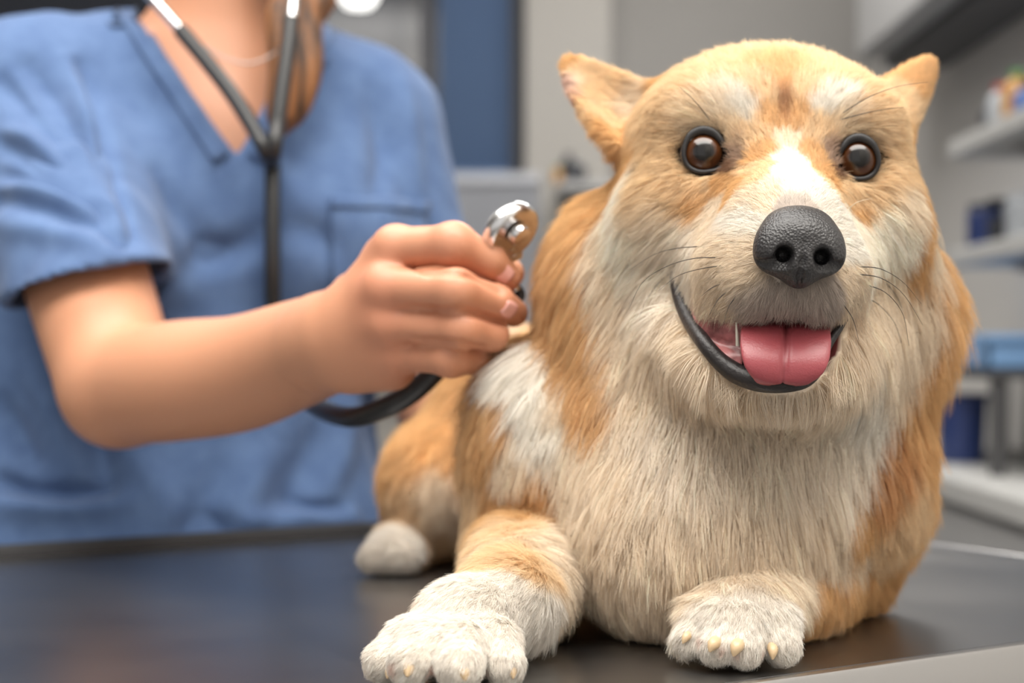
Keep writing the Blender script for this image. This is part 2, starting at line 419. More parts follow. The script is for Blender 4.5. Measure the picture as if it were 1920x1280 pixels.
def tray(label, c, size, m):
    o = empty('tray', c, label, 'tray'); c = np.array(c); mb = MB(); w, d, h = size
    mb.box(c + (0, 0, .004), (w, d, .008), bev=.002)
    mb.box(c + (-w / 2 + .004, 0, h / 2), (.008, d, h), bev=.002).box(c + (w / 2 - .004, 0, h / 2), (.008, d, h), bev=.002).box(c + (0, -d / 2 + .004, h / 2), (w, .008, h), bev=.002).box(c + (0, d / 2 - .004, h / 2), (w, .008, h), bev=.002)
    mb.build('tub', m, o, smooth=False)
    for q in (-1, 1): MB().box(c + (0, q * (d / 2 + .004), h - .006), (w + .012, .012, .010), bev=.002).build('rim', m, o, smooth=False)
# raised rack on the worktop carrying the blue tray
rk = empty('worktop_rack', (.83, 2.72, ZW), 'grey metal rack standing on the worktop carrying the blue tray', 'rack')
MB().box((.83, 2.72, ZW + .150), (.24, .70, .012), bev=.002).build('top', mcab_d, rk, smooth=False)
for a in (-.105, .105):
    for b in (-.33, .33): MB().box((.83 + a, 2.72 + b, ZW + .072), (.02, .02, .144), bev=.002).build('leg', mcab_d, rk, smooth=False)
tray('light blue plastic tray on the rack beside the dog shoulder', (.83, 2.72, ZW + .156), (.23, .62, .055), mtray)
tub = empty('storage_bin', (.753, 2.68, ZW), 'navy blue plastic bin on the worktop behind the dog shoulder', 'bin')
for o in [tub]:
    MB().lathe((.753, 2.68, ZW), (0, 0, 1), [(.034, 0), (.036, .004), (.042, .110), (.039, .110), (.033, .008), (1e-5, .008)], 28).build('body', mnavy, tub)
    MB().lathe((.753, 2.68, ZW), (0, 0, 1), [(.041, .104), (.0445, .106), (.0445, .113), (.041, .115)], 28).build('rim', mnavy, tub)
# small things on the pier ledge, left of the ear
led = empty('ledge_shelf', (.21, 4.06, 1.42), 'small grey shelf on the pale pier just left of the dog ear', 'shelf')
MB().box((.215, 4.03, bz(352, 4.0)), (.20, .22, .02), bev=.002).build('board', mcab, led, smooth=False)
for i, (px, r, h, m, mc, lb) in enumerate(((1046, .013, .045, morg, mgrn, 'yellow and green small bottle on the pier shelf'), (1066, .020, .075, mdk, mdk, 'taller dark bottle on the pier shelf nearest the ear'), (1088, .016, .055, mdk, mcl, 'short dark bottle with pale cap on the pier shelf'))):
    bottle('small_bottle', lb, 'bottle', (px_(px, 4.0), 4.0, bz(352, 4.0) + .010), r, h, m, mc, 'small bottles on the pier shelf')

# ------------------------------------------------------------------ the examination table
TU = nrm([.85, .53, 0]); TV = np.array([-TU[1], TU[0], 0])           # along and across the table
def tpt(u, v, z): return TU * u + TV * v + np.array([0, 0, z])
U0, U1, V0_, V1_ = -.42, .895, .532, 1.118
mtable = mat('worn_table_steel', (.30, .30, .315), .17, 1.0)
no, mp = noise_color(mtable, (.235, .235, .24), (.265, .262, .262), 9, 3)
_r = nd(mtable, 'ShaderNodeMapRange'); _r.inputs['To Min'].default_value = .26; _r.inputs['To Max'].default_value = .33; lk(mtable, no.outputs['Fac'], _r.inputs['Value']); lk(mtable, _r.outputs[0], bsdf(mtable).inputs['Roughness'])
mrim = mat('bright_table_steel', (.62, .61, .60), .28, 1.0); add_bump(mrim, 40, .12, .002)
table = empty('examination_table', tpt((U0 + U1) / 2, (V0_ + V1_) / 2, 0), 'steel veterinary table with a dark worn top and bright rim under the dog', 'table')
cen = tpt((U0 + U1) / 2, (V0_ + V1_) / 2, 0); AXT = np.array([TU, TV, [0, 0, 1]])
MB().box(cen + (0, 0, TZ - .004), (U1 - U0 - .006, V1_ - V0_ - .006, .008), AXT).build('table_top', mtable, table, smooth=False)
for nm, (ua, va, ub, vb) in (('rim', (U0, V0_, U1, V0_)), ('rim', (U0, V1_, U1, V1_)), ('rim', (U0, V0_, U0, V1_)), ('rim', (U1, V0_, U1, V1_))):
    a = tpt(ua, va, TZ - .0208); b = tpt(ub, vb, TZ - .0208); t = nrm(b - a); n = np.cross([0, 0, 1], t)
    MB().box((a + b) / 2, (np.linalg.norm(b - a) + .006, .006, .042), np.array([t, n, [0, 0, 1]]), bev=.0022).build('rim', mrim, table, smooth=True)
MB().box(tpt((U0 + U1) / 2, V1_ + .004, TZ - .008), (U1 - U0, .014, .034), AXT, .004).build('hem_shade_strip', mat('hem_shade_black', (.02, .02, .022), .6), table)  # black strip added for the shaded gap between scrub hem and table
MB().box(cen + (0, 0, TZ - .06), (.9, .36, .05), AXT, .004).build('under_frame', mcab_d, table, smooth=False)
MB().lathe(cen, (0, 0, 1), [(.075, .03), (.075, .45), (.058, .45), (.058, .82)], 32).build('pedestal', mrim, table)
MB().box(cen + (0, 0, .02), (.8, .42, .04), AXT, .01).build('base', mcab_d, table, smooth=False)
# ------------------------------------------------------------------ the dog: one continuous body
HE = np.array([.1276, .757, 1.135])                 # head origin: between the eyes
HF = nrm([-.07, -1, -.02]); HR = nrm([1, -.07, -.045]); HR = nrm(HR - HF * HR.dot(HF)); HU = np.cross(HR, -HF)
if HU[2] < 0: HU = -HU
HAX = np.array([HR, HF, HU])
def H(r, f, u): return HE + HR * r + HF * f + HU * u
EYES = [H(-.0365, -.0070, 0.0), H(.0365, -.0070, 0.0)]

def build_dog_sdf():
    s = SDF(axis_coords(-.16, .30, [(-.07, .24, .0026)], .004), axis_coords(.62, 1.30, [(.62, .92, .0022)], .004), axis_coords(.894, 1.24, [], .0025))
    # trunk
    s.chain([(.105, .875, .985), (.075, 1.0, .985), (.02, 1.13, .978), (.0, 1.17, .972)], [.078, .074, .070, .062], .03, kin=.03)
    s.ell((.112, .845, .990), (.082, .085, .085), .03)
    s.ell((.088, .800, .945), (.056, .050, .045), .04)
    # neck and ruff
    s.chain([(.112, .872, 1.0), (.125, .865, 1.06), (.133, .845, 1.12)], [.080, .076, .062], .04, kin=.03)
    s.ell(H(.002, -.085, -.072), (.091, .062, .060), .03, ax=HAX)
    s.ell(P(1142, 505, .866), (.022, .032, .034), .04)
    # skull
    s.ell(H(-.001, -.075, .006), (.0725, .074, .0545), .02, ax=HAX)
    s.ell(H(0, -.050, -.040), (.066, .052, .040), .03, ax=HAX)                 # cheeks
    for q in (-1, 1):
        s.ell(H(.031 * q, -.026, .020), (.024, .020, .015), .022, ax=HAX)        # brow
        s.ell(H(.043 * q, -.030, -.024), (.020, .024, .018), .03, ax=HAX)       # cheek bone
    # muzzle
    s.chain([H(0, -.012, -.022), H(0, .030, -.038), H(0, .050, -.0455)], [.031, .0225, .0175], .018, kin=.02)
    for q in (-1, 1):
        s.chain([H(.023 * q, -.004, -.048), H(.0165 * q, .036, -.0565), H(.0115 * q, .0515, -.0600)], [.020, .0185, .0165], .012, kin=.01)
    # lower jaw and throat
    s.chain([H(-.030, -.03, -.075), H(-.018, .028, -.093), H(-.003, .046, -.0985)], [.022, .016, .0115], .02, kin=.02)
    s.chain([H(.030, -.03, -.075), H(.016, .028, -.093), H(.003, .046, -.0985)], [.022, .016, .0115], .02, kin=.02)
    s.ell(H(0, -.03, -.095), (.046, .045, .026), .03, ax=HAX)
    # mouth opening, cut where the lips part (found on the uncut head); eye sockets
    V0, Q0 = s.mesh(1); B0 = bvh_of(V0, Q0); U = {}
    def on(px, py):
        p = hit(B0, px, py)[0]
        if p is None: p = np.array(B0.find_nearest(Vector(P(px, py, .72)))[0])
        return p
    U['on'] = on; U['B0'] = B0
    mo = [(1266, 505, 6), (1280, 552, 13), (1303, 598, 22), (1345, 628, 36), (1400, 652, 54), (1470, 656, 60), (1532, 646, 46), (1568, 614, 12)]
    mp = [on(a, b) for a, b, r in mo]; U['mouth'] = np.array(mp); U['mr'] = np.array([r * .00024 for _, _, r in mo])
    s.chain([p - HF * .003 for p in mp], [r * .00023 for _, _, r in mo], .004, op='s', kin=.006)
    s.chain([mp[4] - HF * .012, mp[4] - HF * .035], [.013, .009], .006, op='s'); s.chain([mp[5] - HF * .010, mp[5] - HF * .04], [.014, .010], .006, op='s')
    for e in EYES: s.ell(e + HF * .002, (.0118, .0118, .0118), .004, op='s')
    # ears: cupped shells, turned back
    def ear(base, tip, wdir, wid, thick, cup):
        ax_l = nrm(tip - base); w = nrm(wdir - ax_l * ax_l.dot(wdir)); nn = np.cross(ax_l, w); L = np.linalg.norm(tip - base)
        m = L + .02; c = (base + tip) / 2
        sl, x, y, z = s.sub(c - m, c + m)
        X = x - base[0]; Y = y - base[1]; Z = z - base[2]
        l = X * ax_l[0] + Y * ax_l[1] + Z * ax_l[2]; v = X * w[0] + Y * w[1] + Z * w[2]; n = X * nn[0] + Y * nn[1] + Z * nn[2]
        t = l / L; tc = np.clip(t, 0, 1)
        half = wid * np.power(np.clip(1 - tc ** 1.3, 0, 1), .72) + .002
        nc = n - cup * ((v / wid) ** 2) * (1 - .5 * tc) + cup * .5
        d = np.maximum(np.maximum(np.abs(nc) - thick * (1 - .45 * tc), np.abs(v) - half), np.maximum(l - L, -l - .012)) - .0012
        s.comb(sl, d.astype(np.float32), .012, 'u')
    ear(P(1190, 236, .845), P(1066, 102, .872), np.array([.62, .36, .68]), .0180, .0042, -.012)
    ear(P(1678, 225, .845), P(1727, 122, .880), np.array([.55, .70, -.32]), .0150, .0042, .010)
    # left (in view) foreleg
    s.ell((.014, .872, .988), (.031, .056, .054), .03)
    s.chain([(.015, .872, .975), (.010, .862, .938), (.003, .775, .930), (-.003, .735, .927)], [.036, .030, .0215, .0195], .012, kin=.012)
    s.chain([(-.003, .735, .927), (-.022, .700, .921), (-.026, .690, .918)], [.0195, .0185, .0170], .01, kin=.01)
    toesL = [((-.026, .70, .916), P(722, 1238, .672), .0082), ((-.026, .69, .917), P(770, 1243, .655), .0088), ((-.024, .69, .917), P(862, 1250, .650), .0090), ((-.016, .70, .916), P(945, 1245, .665), .0080)]
    for a, b, r in toesL: s.chain([a, lerp(np.array(a), b, .6) + np.array([0, 0, .004]), b], [.012, .0105, r], .005)
    # the other foreleg, folded under the chest
    s.ell((.186, .868, .978), (.028, .055, .054), .03)
    s.chain([(.180, .880, .955), (.177, .868, .924), (.142, .800, .925), (.116, .758, .924)], [.040, .0245, .0215, .0195], .012, kin=.012)
    s.ell((.107, .742, .921), (.0225, .022, .0165), .008)
    toesR = [((.100, .745, .920), P(1298, 1196, .722), .0072), ((.102, .738, .921), P(1345, 1210, .712), .0078), ((.106, .737, .921), P(1395, 1215, .710), .0080), ((.114, .742, .920), P(1465, 1210, .716), .0080)]
    for a, b, r in toesR: s.chain([a, lerp(np.array(a), b, .6) + np.array([0, 0, .004]), b], [.0105, .0100, r], .004)
    # hind legs
    for X, sg in ((-.050, -1), (.062, 1)):
        s.ell((X, 1.10, .948), (.036, .068, .046), .025)
        s.chain([(X + .0, 1.15, .930), (X - .006 * 1, 1.09, .914), (X - .022, 1.045, .9145), (X - .026, 1.022, .914)], [.024, .016, .0145, .0115], .012, kin=.01)
        for dx in (-.010, .0, .010): s.chain([(X - .022 + dx * .7, 1.045, .915), (X - .028 + dx, 1.015, .911)], [.010, .0085], .004)
    s.plane((0, 0, .9006), (0, 0, -1))
    return s.mesh(2) + (U,)
DV, DQ, DU = build_dog_sdf(); DN = vnormals(DV, DQ); DBVH = bvh_of(DV, DQ)

# coat colours: markings anchored on points of the body (picked off the photograph, kept as places on the skin)
cW = (.82, .77, .69); cM = (.85, .75, .63); cC = (.80, .67, .515); cP = (.83, .775, .70); cL = (.80, .635, .44); cS = (.93, .84, .71); cE = (.33, .21, .14); cF = (.34, .155, .055); cT = (.76, .555, .335); cO = (.68, .41, .18); cD = (.55, .28, .11); cB = (.20, .095, .045); cG = (.54, .465, .405); cK = (.05, .04, .04); cPk = (.62, .42, .34)
COAT = [
 (1440,100,45,cT),(1330,120,50,cT),(1250,170,45,cT),(1570,130,50,cT),(1650,190,40,cT),(1462,120,36,cO),(1467,155,20,cO),(1469,172,9,cD),(1471,190,9,cF),(1472,208,9,cF),(1473,226,8,cD),(1474,242,7,cO),(1425,165,26,cT),(1515,165,22,cT),(1440,220,16,cO),(1500,220,14,cO),
 (1386,196,23,cW),(1402,216,15,cW),(1355,180,14,cC),(1400,250,22,cT),(1350,205,20,cC),(1375,232,14,cL),(1556,187,20,cW),(1588,180,15,cW),(1538,205,13,cW),(1540,240,18,cT),(1592,205,16,cC),(1612,245,16,cL),(1575,235,14,cL),(1640,250,14,cL),(1300,222,26,cL),(1330,238,16,cL),(1360,240,12,cL),(1250,250,30,cT),(1200,230,30,cT),(1180,290,30,cO),(1230,320,24,cT),(1640,240,24,cT),(1690,260,28,cT),(1660,310,24,cT),
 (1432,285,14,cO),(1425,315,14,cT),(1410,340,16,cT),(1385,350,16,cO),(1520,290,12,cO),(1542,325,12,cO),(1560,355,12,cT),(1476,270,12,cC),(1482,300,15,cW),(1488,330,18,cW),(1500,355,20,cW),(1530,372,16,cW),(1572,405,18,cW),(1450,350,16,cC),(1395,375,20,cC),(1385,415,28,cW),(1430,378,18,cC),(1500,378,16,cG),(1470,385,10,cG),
 (1370,309,7,cB),(1568,324,6,cB),(1382,284,12,cE),(1390,262,10,cE),(1564,293,11,cE),(1556,272,9,cE),(1310,345,14,cT),(1265,365,24,cT),(1300,378,18,cO),(1355,345,10,cO),(1340,400,18,cC),(1605,365,18,cT),(1608,392,14,cO),(1640,360,24,cT),
 (1200,380,32,cT),(1150,360,30,cO),(1230,420,30,cC),(1180,440,48,cS),(1130,470,20,cC),(1250,470,40,cM),(1150,520,30,cC),(1220,560,45,cM),(1175,600,36,cC),(1210,680,50,cC),(1085,470,26,cO),(1085,530,26,cO),(1105,590,26,cO),(1120,660,28,cO),(1145,720,22,cO),
 (1100,390,28,cO),(1060,440,34,cO),(1080,560,24,cO),(1100,640,24,cO),(1035,520,32,cO),(1050,590,34,cO),(1075,660,34,cO),(1110,730,30,cO),(1135,775,22,cO),
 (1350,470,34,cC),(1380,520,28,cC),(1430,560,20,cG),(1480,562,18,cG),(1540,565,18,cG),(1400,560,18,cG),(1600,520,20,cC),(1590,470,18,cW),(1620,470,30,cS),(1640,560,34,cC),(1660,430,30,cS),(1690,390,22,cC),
 (1730,420,22,cT),(1730,480,26,cC),(1760,500,20,cO),(1775,570,26,cO),(1780,620,26,cO),(1740,660,26,cO),(1710,600,30,cC),(1670,660,40,cC),(1730,720,28,cO),(1690,780,28,cO),(1660,840,30,cD),(1630,900,28,cD),(1600,950,24,cO),
 (1720,840,34,cO),(1740,900,34,cO),(1690,940,34,cT),(1640,1000,30,cT),(1600,1030,18,cC),(1560,1050,16,cC),(1600,1090,26,cO),(1640,1110,26,cO),(1540,1100,26,cO),
 (1350,770,60,cC),(1480,780,60,cC),(1300,860,70,cM),(1450,860,70,cM),(1560,830,60,cM),(1600,780,40,cW),(1250,980,70,cC),(1400,980,70,cC),(1500,980,50,cC),(1200,1100,60,cC),(1350,1060,60,cC),(1150,900,50,cC),
 (985,630,24,cW),(975,690,24,cW),(1005,750,26,cW),(1045,810,30,cW),(925,690,20,cO),(1080,860,36,cC),(1010,700,24,cW),(1060,760,24,cC),
 (930,640,20,cO),(900,720,26,cO),(930,800,28,cO),(975,870,24,cC),(1010,920,26,cO),(975,960,30,cO),(930,1000,30,cT),(1040,960,22,cO),(1060,1020,26,cC),(905,1055,24,cT),(985,1050,28,cT),(1050,1090,26,cC),
 (900,1115,28,cP),(960,1120,30,cP),(840,1170,40,cP),(760,1220,34,cP),(900,1230,40,cP),(1000,1180,36,cP),(1355,1215,5,cPk),(1380,1222,5,cPk),(1428,1218,6,cPk),(1318,1195,7,cPk),(738,1250,8,cPk),(815,1255,7,cPk),(905,1255,8,cPk),(1390,1130,40,cP),(1330,1170,30,cP),(1460,1180,40,cP),(1390,1200,30,cP),
 (800,780,40,cO),(850,830,40,cO),(770,860,34,cO),(830,930,34,cC),(760,940,28,cT),(720,950,22,cT),(880,900,28,cO),(735,1000,26,cP),(770,1030,22,cP),(700,1020,20,cP),(830,1030,30,cT),
 (1150,170,26,cT),(1110,140,20,cT),(1180,190,22,cC),(1140,220,20,cT),(1065,110,14,cO),(1060,150,12,cPk),(1080,200,12,cPk),(1110,240,14,cPk),(1090,150,12,cC),(1720,150,24,cO),(1700,190,24,cT),(1735,230,22,cT),
]
BACK = [((.10, 1.0, 1.06), .05, cO), ((.03, 1.13, 1.05), .05, cO), ((.20, .90, 1.0), .03, cO), ((.15, 1.05, .98), .05, cO), ((.21, .86, 1.06), .03, cO), ((.13, .93, 1.14), .05, cO), ((.02, 1.23, .97), .05, cT), ((.06, .93, 1.10), .03, cO)]
CA, CR, CCOL = [], [], []
for px, py, r, c in COAT:
    p, n = hit(DBVH, px, py)
    if p is None:
        q = DBVH.find_nearest(Vector(P(px, py, .86)))[0]; p = np.array(q)
    CA.append(p); CR.append(r * p[1] / FPX); CCOL.append(c)
for p, r, c in BACK: CA.append(np.array(p)); CR.append(r); CCOL.append(c)
CA = np.array(CA); CR = np.array(CR); CCOL = np.array(CCOL)
def blend(pts, A, R, val, sharp=1.0):
    out = np.zeros((len(pts), val.shape[1]))
    for i in range(0, len(pts), 20000):
        q = pts[i:i + 20000]; d2 = ((q[:, None, :] - A[None]) ** 2).sum(2) / (R * R)[None]
        w = np.exp(-d2 * sharp) + 1e-4 / (1 + d2) ** 2; w /= w.sum(1)[:, None]; out[i:i + 20000] = w @ val
    return out
def coat_color(pts): return blend(pts, CA, CR * 1.05, CCOL)

dog = empty('dog', (.08, .92, TZ), 'ginger and white corgi lying on the steel table with its mouth open and tongue out', 'dog')
MOUTH = DU['mouth'] - HF * .004; MR = DU['mr'] * 1.0 + .0005
mskin = mat('dog_skin', rough=.75)
_a = nd(mskin, 'ShaderNodeAttribute'); _a.attribute_name = 'coat'; lk(mskin, _a.outputs['Color'], bsdf(mskin).inputs['Base Color'])
bsdf(mskin).inputs['Specular IOR Level'].default_value = .2
dog_body = obj_np('body', DV, DQ, mskin, dog)
dcol = coat_color(DV)
_nm = np.nonzero(np.linalg.norm(DV - MOUTH[4], axis=1) < .075)[0]
INMOUTH = np.zeros(len(DV), bool)
INMOUTH[_nm] = [DU['B0'].find_nearest(Vector(q))[3] > .0022 for q in DV[_nm]]
INMOUTH &= ((DV - HE) @ HU < -.045)
dcol[INMOUTH] = (.16, .035, .035)
for e in EYES: dcol[np.linalg.norm(DV - e, axis=1) < .0160] = (.030, .021, .018)      # dark skin round the eyes
set_color(dog_body, dcol)
# ------------------------------------------------------------------ the dog's eyes, nose, mouth, claws, whiskers
def eye_mat():
    m = mat('dog_eye', rough=.25); b = bsdf(m)
    tc = nd(m, 'ShaderNodeTexCoord'); sx = nd(m, 'ShaderNodeSeparateXYZ'); lk(m, tc.outputs['Object'], sx.inputs[0])
    # radius from the eye's own axis (-Y in object space)
    vm = nd(m, 'ShaderNodeCombineXYZ'); lk(m, sx.outputs['X'], vm.inputs['X']); lk(m, sx.outputs['Z'], vm.inputs['Z'])
    ln = nd(m, 'ShaderNodeVectorMath', operation='LENGTH'); lk(m, vm.outputs[0], ln.inputs[0])
    mr = nd(m, 'ShaderNodeMapRange'); mr.inputs['From Max'].default_value = .0120; lk(m, ln.outputs['Value'], mr.inputs['Value'])
    rp = nd(m, 'ShaderNodeValToRGB'); cr = rp.color_ramp
    cols = [(0, (.004, .004, .004)), (.36, (.005, .004, .004)), (.43, (.035, .012, .004)), (.55, (.070, .023, .007)), (.68, (.085, .029, .009)), (.74, (.020, .010, .006)), (.82, (.010, .008, .008)), (.93, (.10, .085, .08))]
    cr.elements[0].position = 0; cr.elements[0].color = (*cols[0][1], 1); cr.elements[1].position = cols[-1][0]; cr.elements[1].color = (*cols[-1][1], 1)
    for p_, c_ in cols[1:-1]:
        e = cr.elements.new(p_); e.color = (*c_, 1)
    lk(m, mr.outputs[0], rp.inputs['Fac']); lk(m, rp.outputs['Color'], b.inputs['Base Color'])
    b.inputs['Coat Weight'].default_value = 1; b.inputs['Coat Roughness'].default_value = .15
    b.inputs['Specular IOR Level'].default_value = .1
    return m
meye = eye_mat()
mlid = mat('eyelid_rim', (.012, .011, .012), .5)
ER = .0113
EYEC = [e - HF * .0015 for e in EYES]
GAZE = [nrm([-.10, -1, .03]), nrm([-.10, -1, .03])]
def eye(i):
    c = EYEC[i]; g = GAZE[i]
    mb = MB(); prof = [(max(1e-6, ER * math.sin(t)), -ER * math.cos(t)) for t in np.linspace(0, math.pi, 25)]
    prof[0] = (1e-6, -ER); prof[-1] = (1e-6, ER)
    # built around the object's own origin, axis -Y, then turned to the gaze
    mb.lathe((0, 0, 0), (0, 1, 0), [(r, h) for r, h in prof], 40)
    o = mb.build('eye', meye, None); o.parent = dog; o.location = Vector(c) - dog.location
    gv = Vector(g); o.rotation_euler = Vector((0, -1, 0)).rotation_difference(gv).to_euler()
    return o
eyes = [eye(0), eye(1)]
# lids: a black rim following the almond of the opening, lying on the eyeball
def eyelid(i, outline):
    c = EYEC[i]; pts = []
    for px, py in outline:
        d = nrm(P(px, py, 1.0) - np.array([0, 0, CAMZ])); o = np.array([0, 0, CAMZ]); b = (c - o) @ d; disc = (ER + .0005) ** 2 - ((c - o) @ (c - o) - b * b)
        if disc > 0: q = o + d * (b - math.sqrt(disc))
        else: q = o + d * b; q = c + nrm(q - c) * max(ER, np.linalg.norm(q - c)) + HF * .0012
        pts.append(q)
    loop = spline(pts + [pts[0]], 60)[:-1]
    wid = lambda k: .00175
    cen = loop.mean(0); vs = []; fs = []; n = len(loop); m = 8
    for k in range(n):
        t = nrm(loop[(k + 1) % n] - loop[k - 1]); out = nrm(loop[k] - cen - t * ((loop[k] - cen) @ t)); up = np.cross(t, out)
        up = up if up @ HF > 0 else -up
        tw = 1.0 + .9 * max(0, out @ HU) ** 2
        for j in range(m):
            w = 2 * math.pi * j / m; vs.append(loop[k] + out * (.00115 * tw * (.9 + math.cos(w))) + up * .0011 * math.sin(w))
    for k in range(n):
        for j in range(m):
            k2 = (k + 1) % n; j2 = (j + 1) % m; fs.append((k * m + j, k2 * m + j, k2 * m + j2, k * m + j2))
    return obj_np('eyelid', np.array(vs), fs, mlid, dog)
eyelid(0, [(1367, 304), (1354, 276), (1336, 256), (1314, 252), (1294, 263), (1286, 287), (1293, 308), (1312, 318), (1338, 316), (1354, 309), (1368, 313)])
eyelid(1, [(1570, 318), (1580, 287), (1594, 270), (1614, 266), (1634, 277), (1643, 299), (1638, 319), (1622, 330), (1600, 330), (1584, 323), (1573, 326)])

# nose leather
NC = P(1500, 462, .682)
def build_nose():
    h = .0006; lo = NC - .032; hi = NC + .032
    s = SDF(*[np.arange(lo[a], hi[a], h, dtype=np.float32) for a in range(3)])
    Q = lambda r, f, u: NC + HR * r + HF * f + HU * u
    s.ell(Q(0, -.006, .004), (.0178, .0150, .0118), .004, ax=HAX)
    for q in (-1, 1):
        s.ell(Q(.0108 * q, -.0015, -.0030), (.0088, .0095, .0092), .006, ax=HAX)
    s.ell(Q(0, .0, -.0085), (.0078, .0105, .0095), .008, ax=HAX)
    s.ell(Q(0, -.012, .0105), (.0125, .012, .0068), .007, ax=HAX)
    V0, Q0 = s.mesh(1); nb = bvh_of(V0, Q0)
    def at(px, py, dep):
        p = hit(nb, px, py)[0]
        if p is None: p = np.array(nb.find_nearest(Vector(P(px, py, NC[1] - .006)))[0])
        return p - HF * dep
    for a_, b_ in ((( 1471, 476), [(1466, 488), (1449, 496), (1430, 496), (1416, 488)]), ((1543, 481), [(1547, 494), (1562, 502), (1576, 501), (1586, 493)])):
        c0 = at(*a_, 0); s.chain([c0 + HF * .001, c0 - HF * .010], [.0036, .0030], .002, op='s')
        s.chain([at(*a_, .0)] + [at(x_, y_, -.0002) for x_, y_ in b_], [.0034, .0030, .0019, .0012, .0006], .0012, op='s')
    s.chain([at(1508, 452, -.0003), at(1505, 490, -.0002), at(1500, 520, -.0002), at(1497, 540, -.0002)], [.0004, .0009, .0010, .0009], .0010, op='s')
    return s.mesh(2)
mnose = mat('nose_leather', (.022, .021, .022), .42); add_bump(mnose, 900, .55, .0006, 'voronoi')
bsdf(mnose).inputs['Specular IOR Level'].default_value = .55
NV, NQ = build_nose(); obj_np('nose', NV, NQ, mnose, dog)

# mouth: lips, gums, tongue, teeth
mlip = mat('lip_skin', (.016, .013, .013), .45); add_bump(mlip, 500, .5, .0008)
mgum = mat('gum', (.42, .13, .13), .3); noise_color(mgum, (.20, .06, .06), (.50, .17, .17), 180); mtng = mat('tongue_skin', (.31, .060, .072), .36, Subsurface_Weight=.15, Subsurface_Radius=(.004, .002, .001))
mtng.node_tree.nodes['Principled BSDF'].inputs['Subsurface Scale'].default_value = .5; add_bump(mtng, 1100, .35, .0004)
on = DU['on']
LIP = [(1262, 492, .0012), (1266, 520, .0028), (1276, 560, .0036), (1295, 604, .0038), (1322, 645, .0036), (1350, 677, .0040), (1380, 699, .0046), (1414, 713, .0046), (1450, 721, .0038), (1490, 720, .0032), (1516, 711, .0028), (1536, 690, .0022), (1552, 650, .0018), (1572, 617, .0018), (1588, 598, .0008)]
lp = spline([np.append(on(a, b), r) for a, b, r in LIP], 70)
MB().tube(lp[:, :3], lp[:, 3], 12).build('lower_lip', mlip, dog)
# inner cheek fold: pink flesh between the dark lip and the tongue
top = spline([on(1266, 503), on(1288, 545), on(1320, 575), on(1358, 592), on(1400, 600)], 40) - HF * np.linspace(.001, .006, 40)[:, None]
bot = spline([on(1266, 512), on(1282, 570), on(1308, 622), on(1346, 668), on(1392, 700)], 40) - HF * np.linspace(.0, .002, 40)[:, None]
vs = []; fs = []
for k in range(40):
    for j in range(11):
        t = j / 10; q = lerp(top[k], bot[k], t) - HF * (.004 * math.sin(math.pi * t) - .0012 * math.sin(4 * math.pi * t + k * .3) * (k / 40)); vs.append(q)
for k in range(39):
    for j in range(10): fs.append((k * 11 + j, k * 11 + j + 1, (k + 1) * 11 + j + 1, (k + 1) * 11 + j))
_g = MB().add(vs, fs).build('gum', mgum, dog, auto=False); _sm = _g.modifiers.new('thickness', 'SOLIDIFY'); _sm.thickness = .0015; _sm.offset = 0
def tongue():
    z0 = on(1470, 712)[1]
    cen = spline([H(-.002, -.02, -.072), P(1474, 600, z0 + .030), P(1473, 625, z0 + .010), P(1472, 650, z0 + .0015), P(1470, 682, z0 - .0035), P(1468, 706, z0 - .0035), P(1467, 717, z0 - .001)], 40)
    py = HY - (cen[:, 2] - CAMZ) * FPX / cen[:, 1]; hw = np.interp(py, [560, 600, 640, 662, 680, 694, 704, 711, 716, 719], [.0165, .0190, .0197, .0194, .0184, .0168, .0145, .0115, .0075, .0025])
    vs = []; fs = []; m = 72
    for k in range(40):
        t = nrm(cen[min(39, k + 1)] - cen[max(0, k - 1)]); w = nrm(HR - t * (HR @ t)); n = np.cross(w, t); n = n if n @ (HF + HU * .6) > 0 else -n
        for j in range(m):
            a = 2 * math.pi * j / m; x = math.cos(a); y = math.sin(a)
            th = .0042 if k < 34 else .0042 * (40 - k) / 6
            up = y * th * (1 - .25 * abs(x) ** 3)
            if y > 0: up += -.0022 * math.exp(-(x / .055) ** 2) * min(1, (39 - k) / 9) - .0008 * math.exp(-(x / .3) ** 2) + .0020 * x * x
            vs.append(cen[k] + w * hw[k] * x + n * up)
    for k in range(39):
        for j in range(m): fs.append((k * m + j, k * m + (j + 1) % m, (k + 1) * m + (j + 1) % m, (k + 1) * m + j))
    fs.append(tuple(range(m))[::-1]); fs.append(tuple(39 * m + j for j in range(m)))
    return MB().add(vs, fs).build('tongue', mtng, dog, auto=False)
tongue()
mtooth = mat('tooth_enamel', (.80, .75, .64), .2)
MB().tube([on(1384, 648) - HF * .003, on(1382, 625) - HF * .0005, on(1380, 604) + HF * .0005], [.0009, .0007, .0003], 10).build('tooth', mtooth, dog)

# claws
mclaw = mat('claw_horn', (.55, .40, .24), .35)
for a, b, r in [((771, 1242, .6535), (763, 1268, .6445), .0034), ((738, 1252, .664), (726, 1272, .657), .0026), ((868, 1252, .647), (872, 1276, .6405), .0034), ((958, 1250, .664), (962, 1272, .657), .0026),
                ((1342, 1203, .706), (1330, 1222, .701), .0029), ((1384, 1208, .7035), (1375, 1230, .699), .0031), ((1448, 1212, .711), (1449, 1236, .7055), .0026), ((1292, 1190, .718), (1280, 1206, .713), .0022)]:
    A = P(*a); B = P(*b); mid = lerp(A, B, .5) + np.array([0, -.0012, .0012])
    MB().tube(spline([A, mid, B], 6), [r, r, r * .95, r * .8, r * .55, r * .15], 10).build('claw', mclaw, dog)

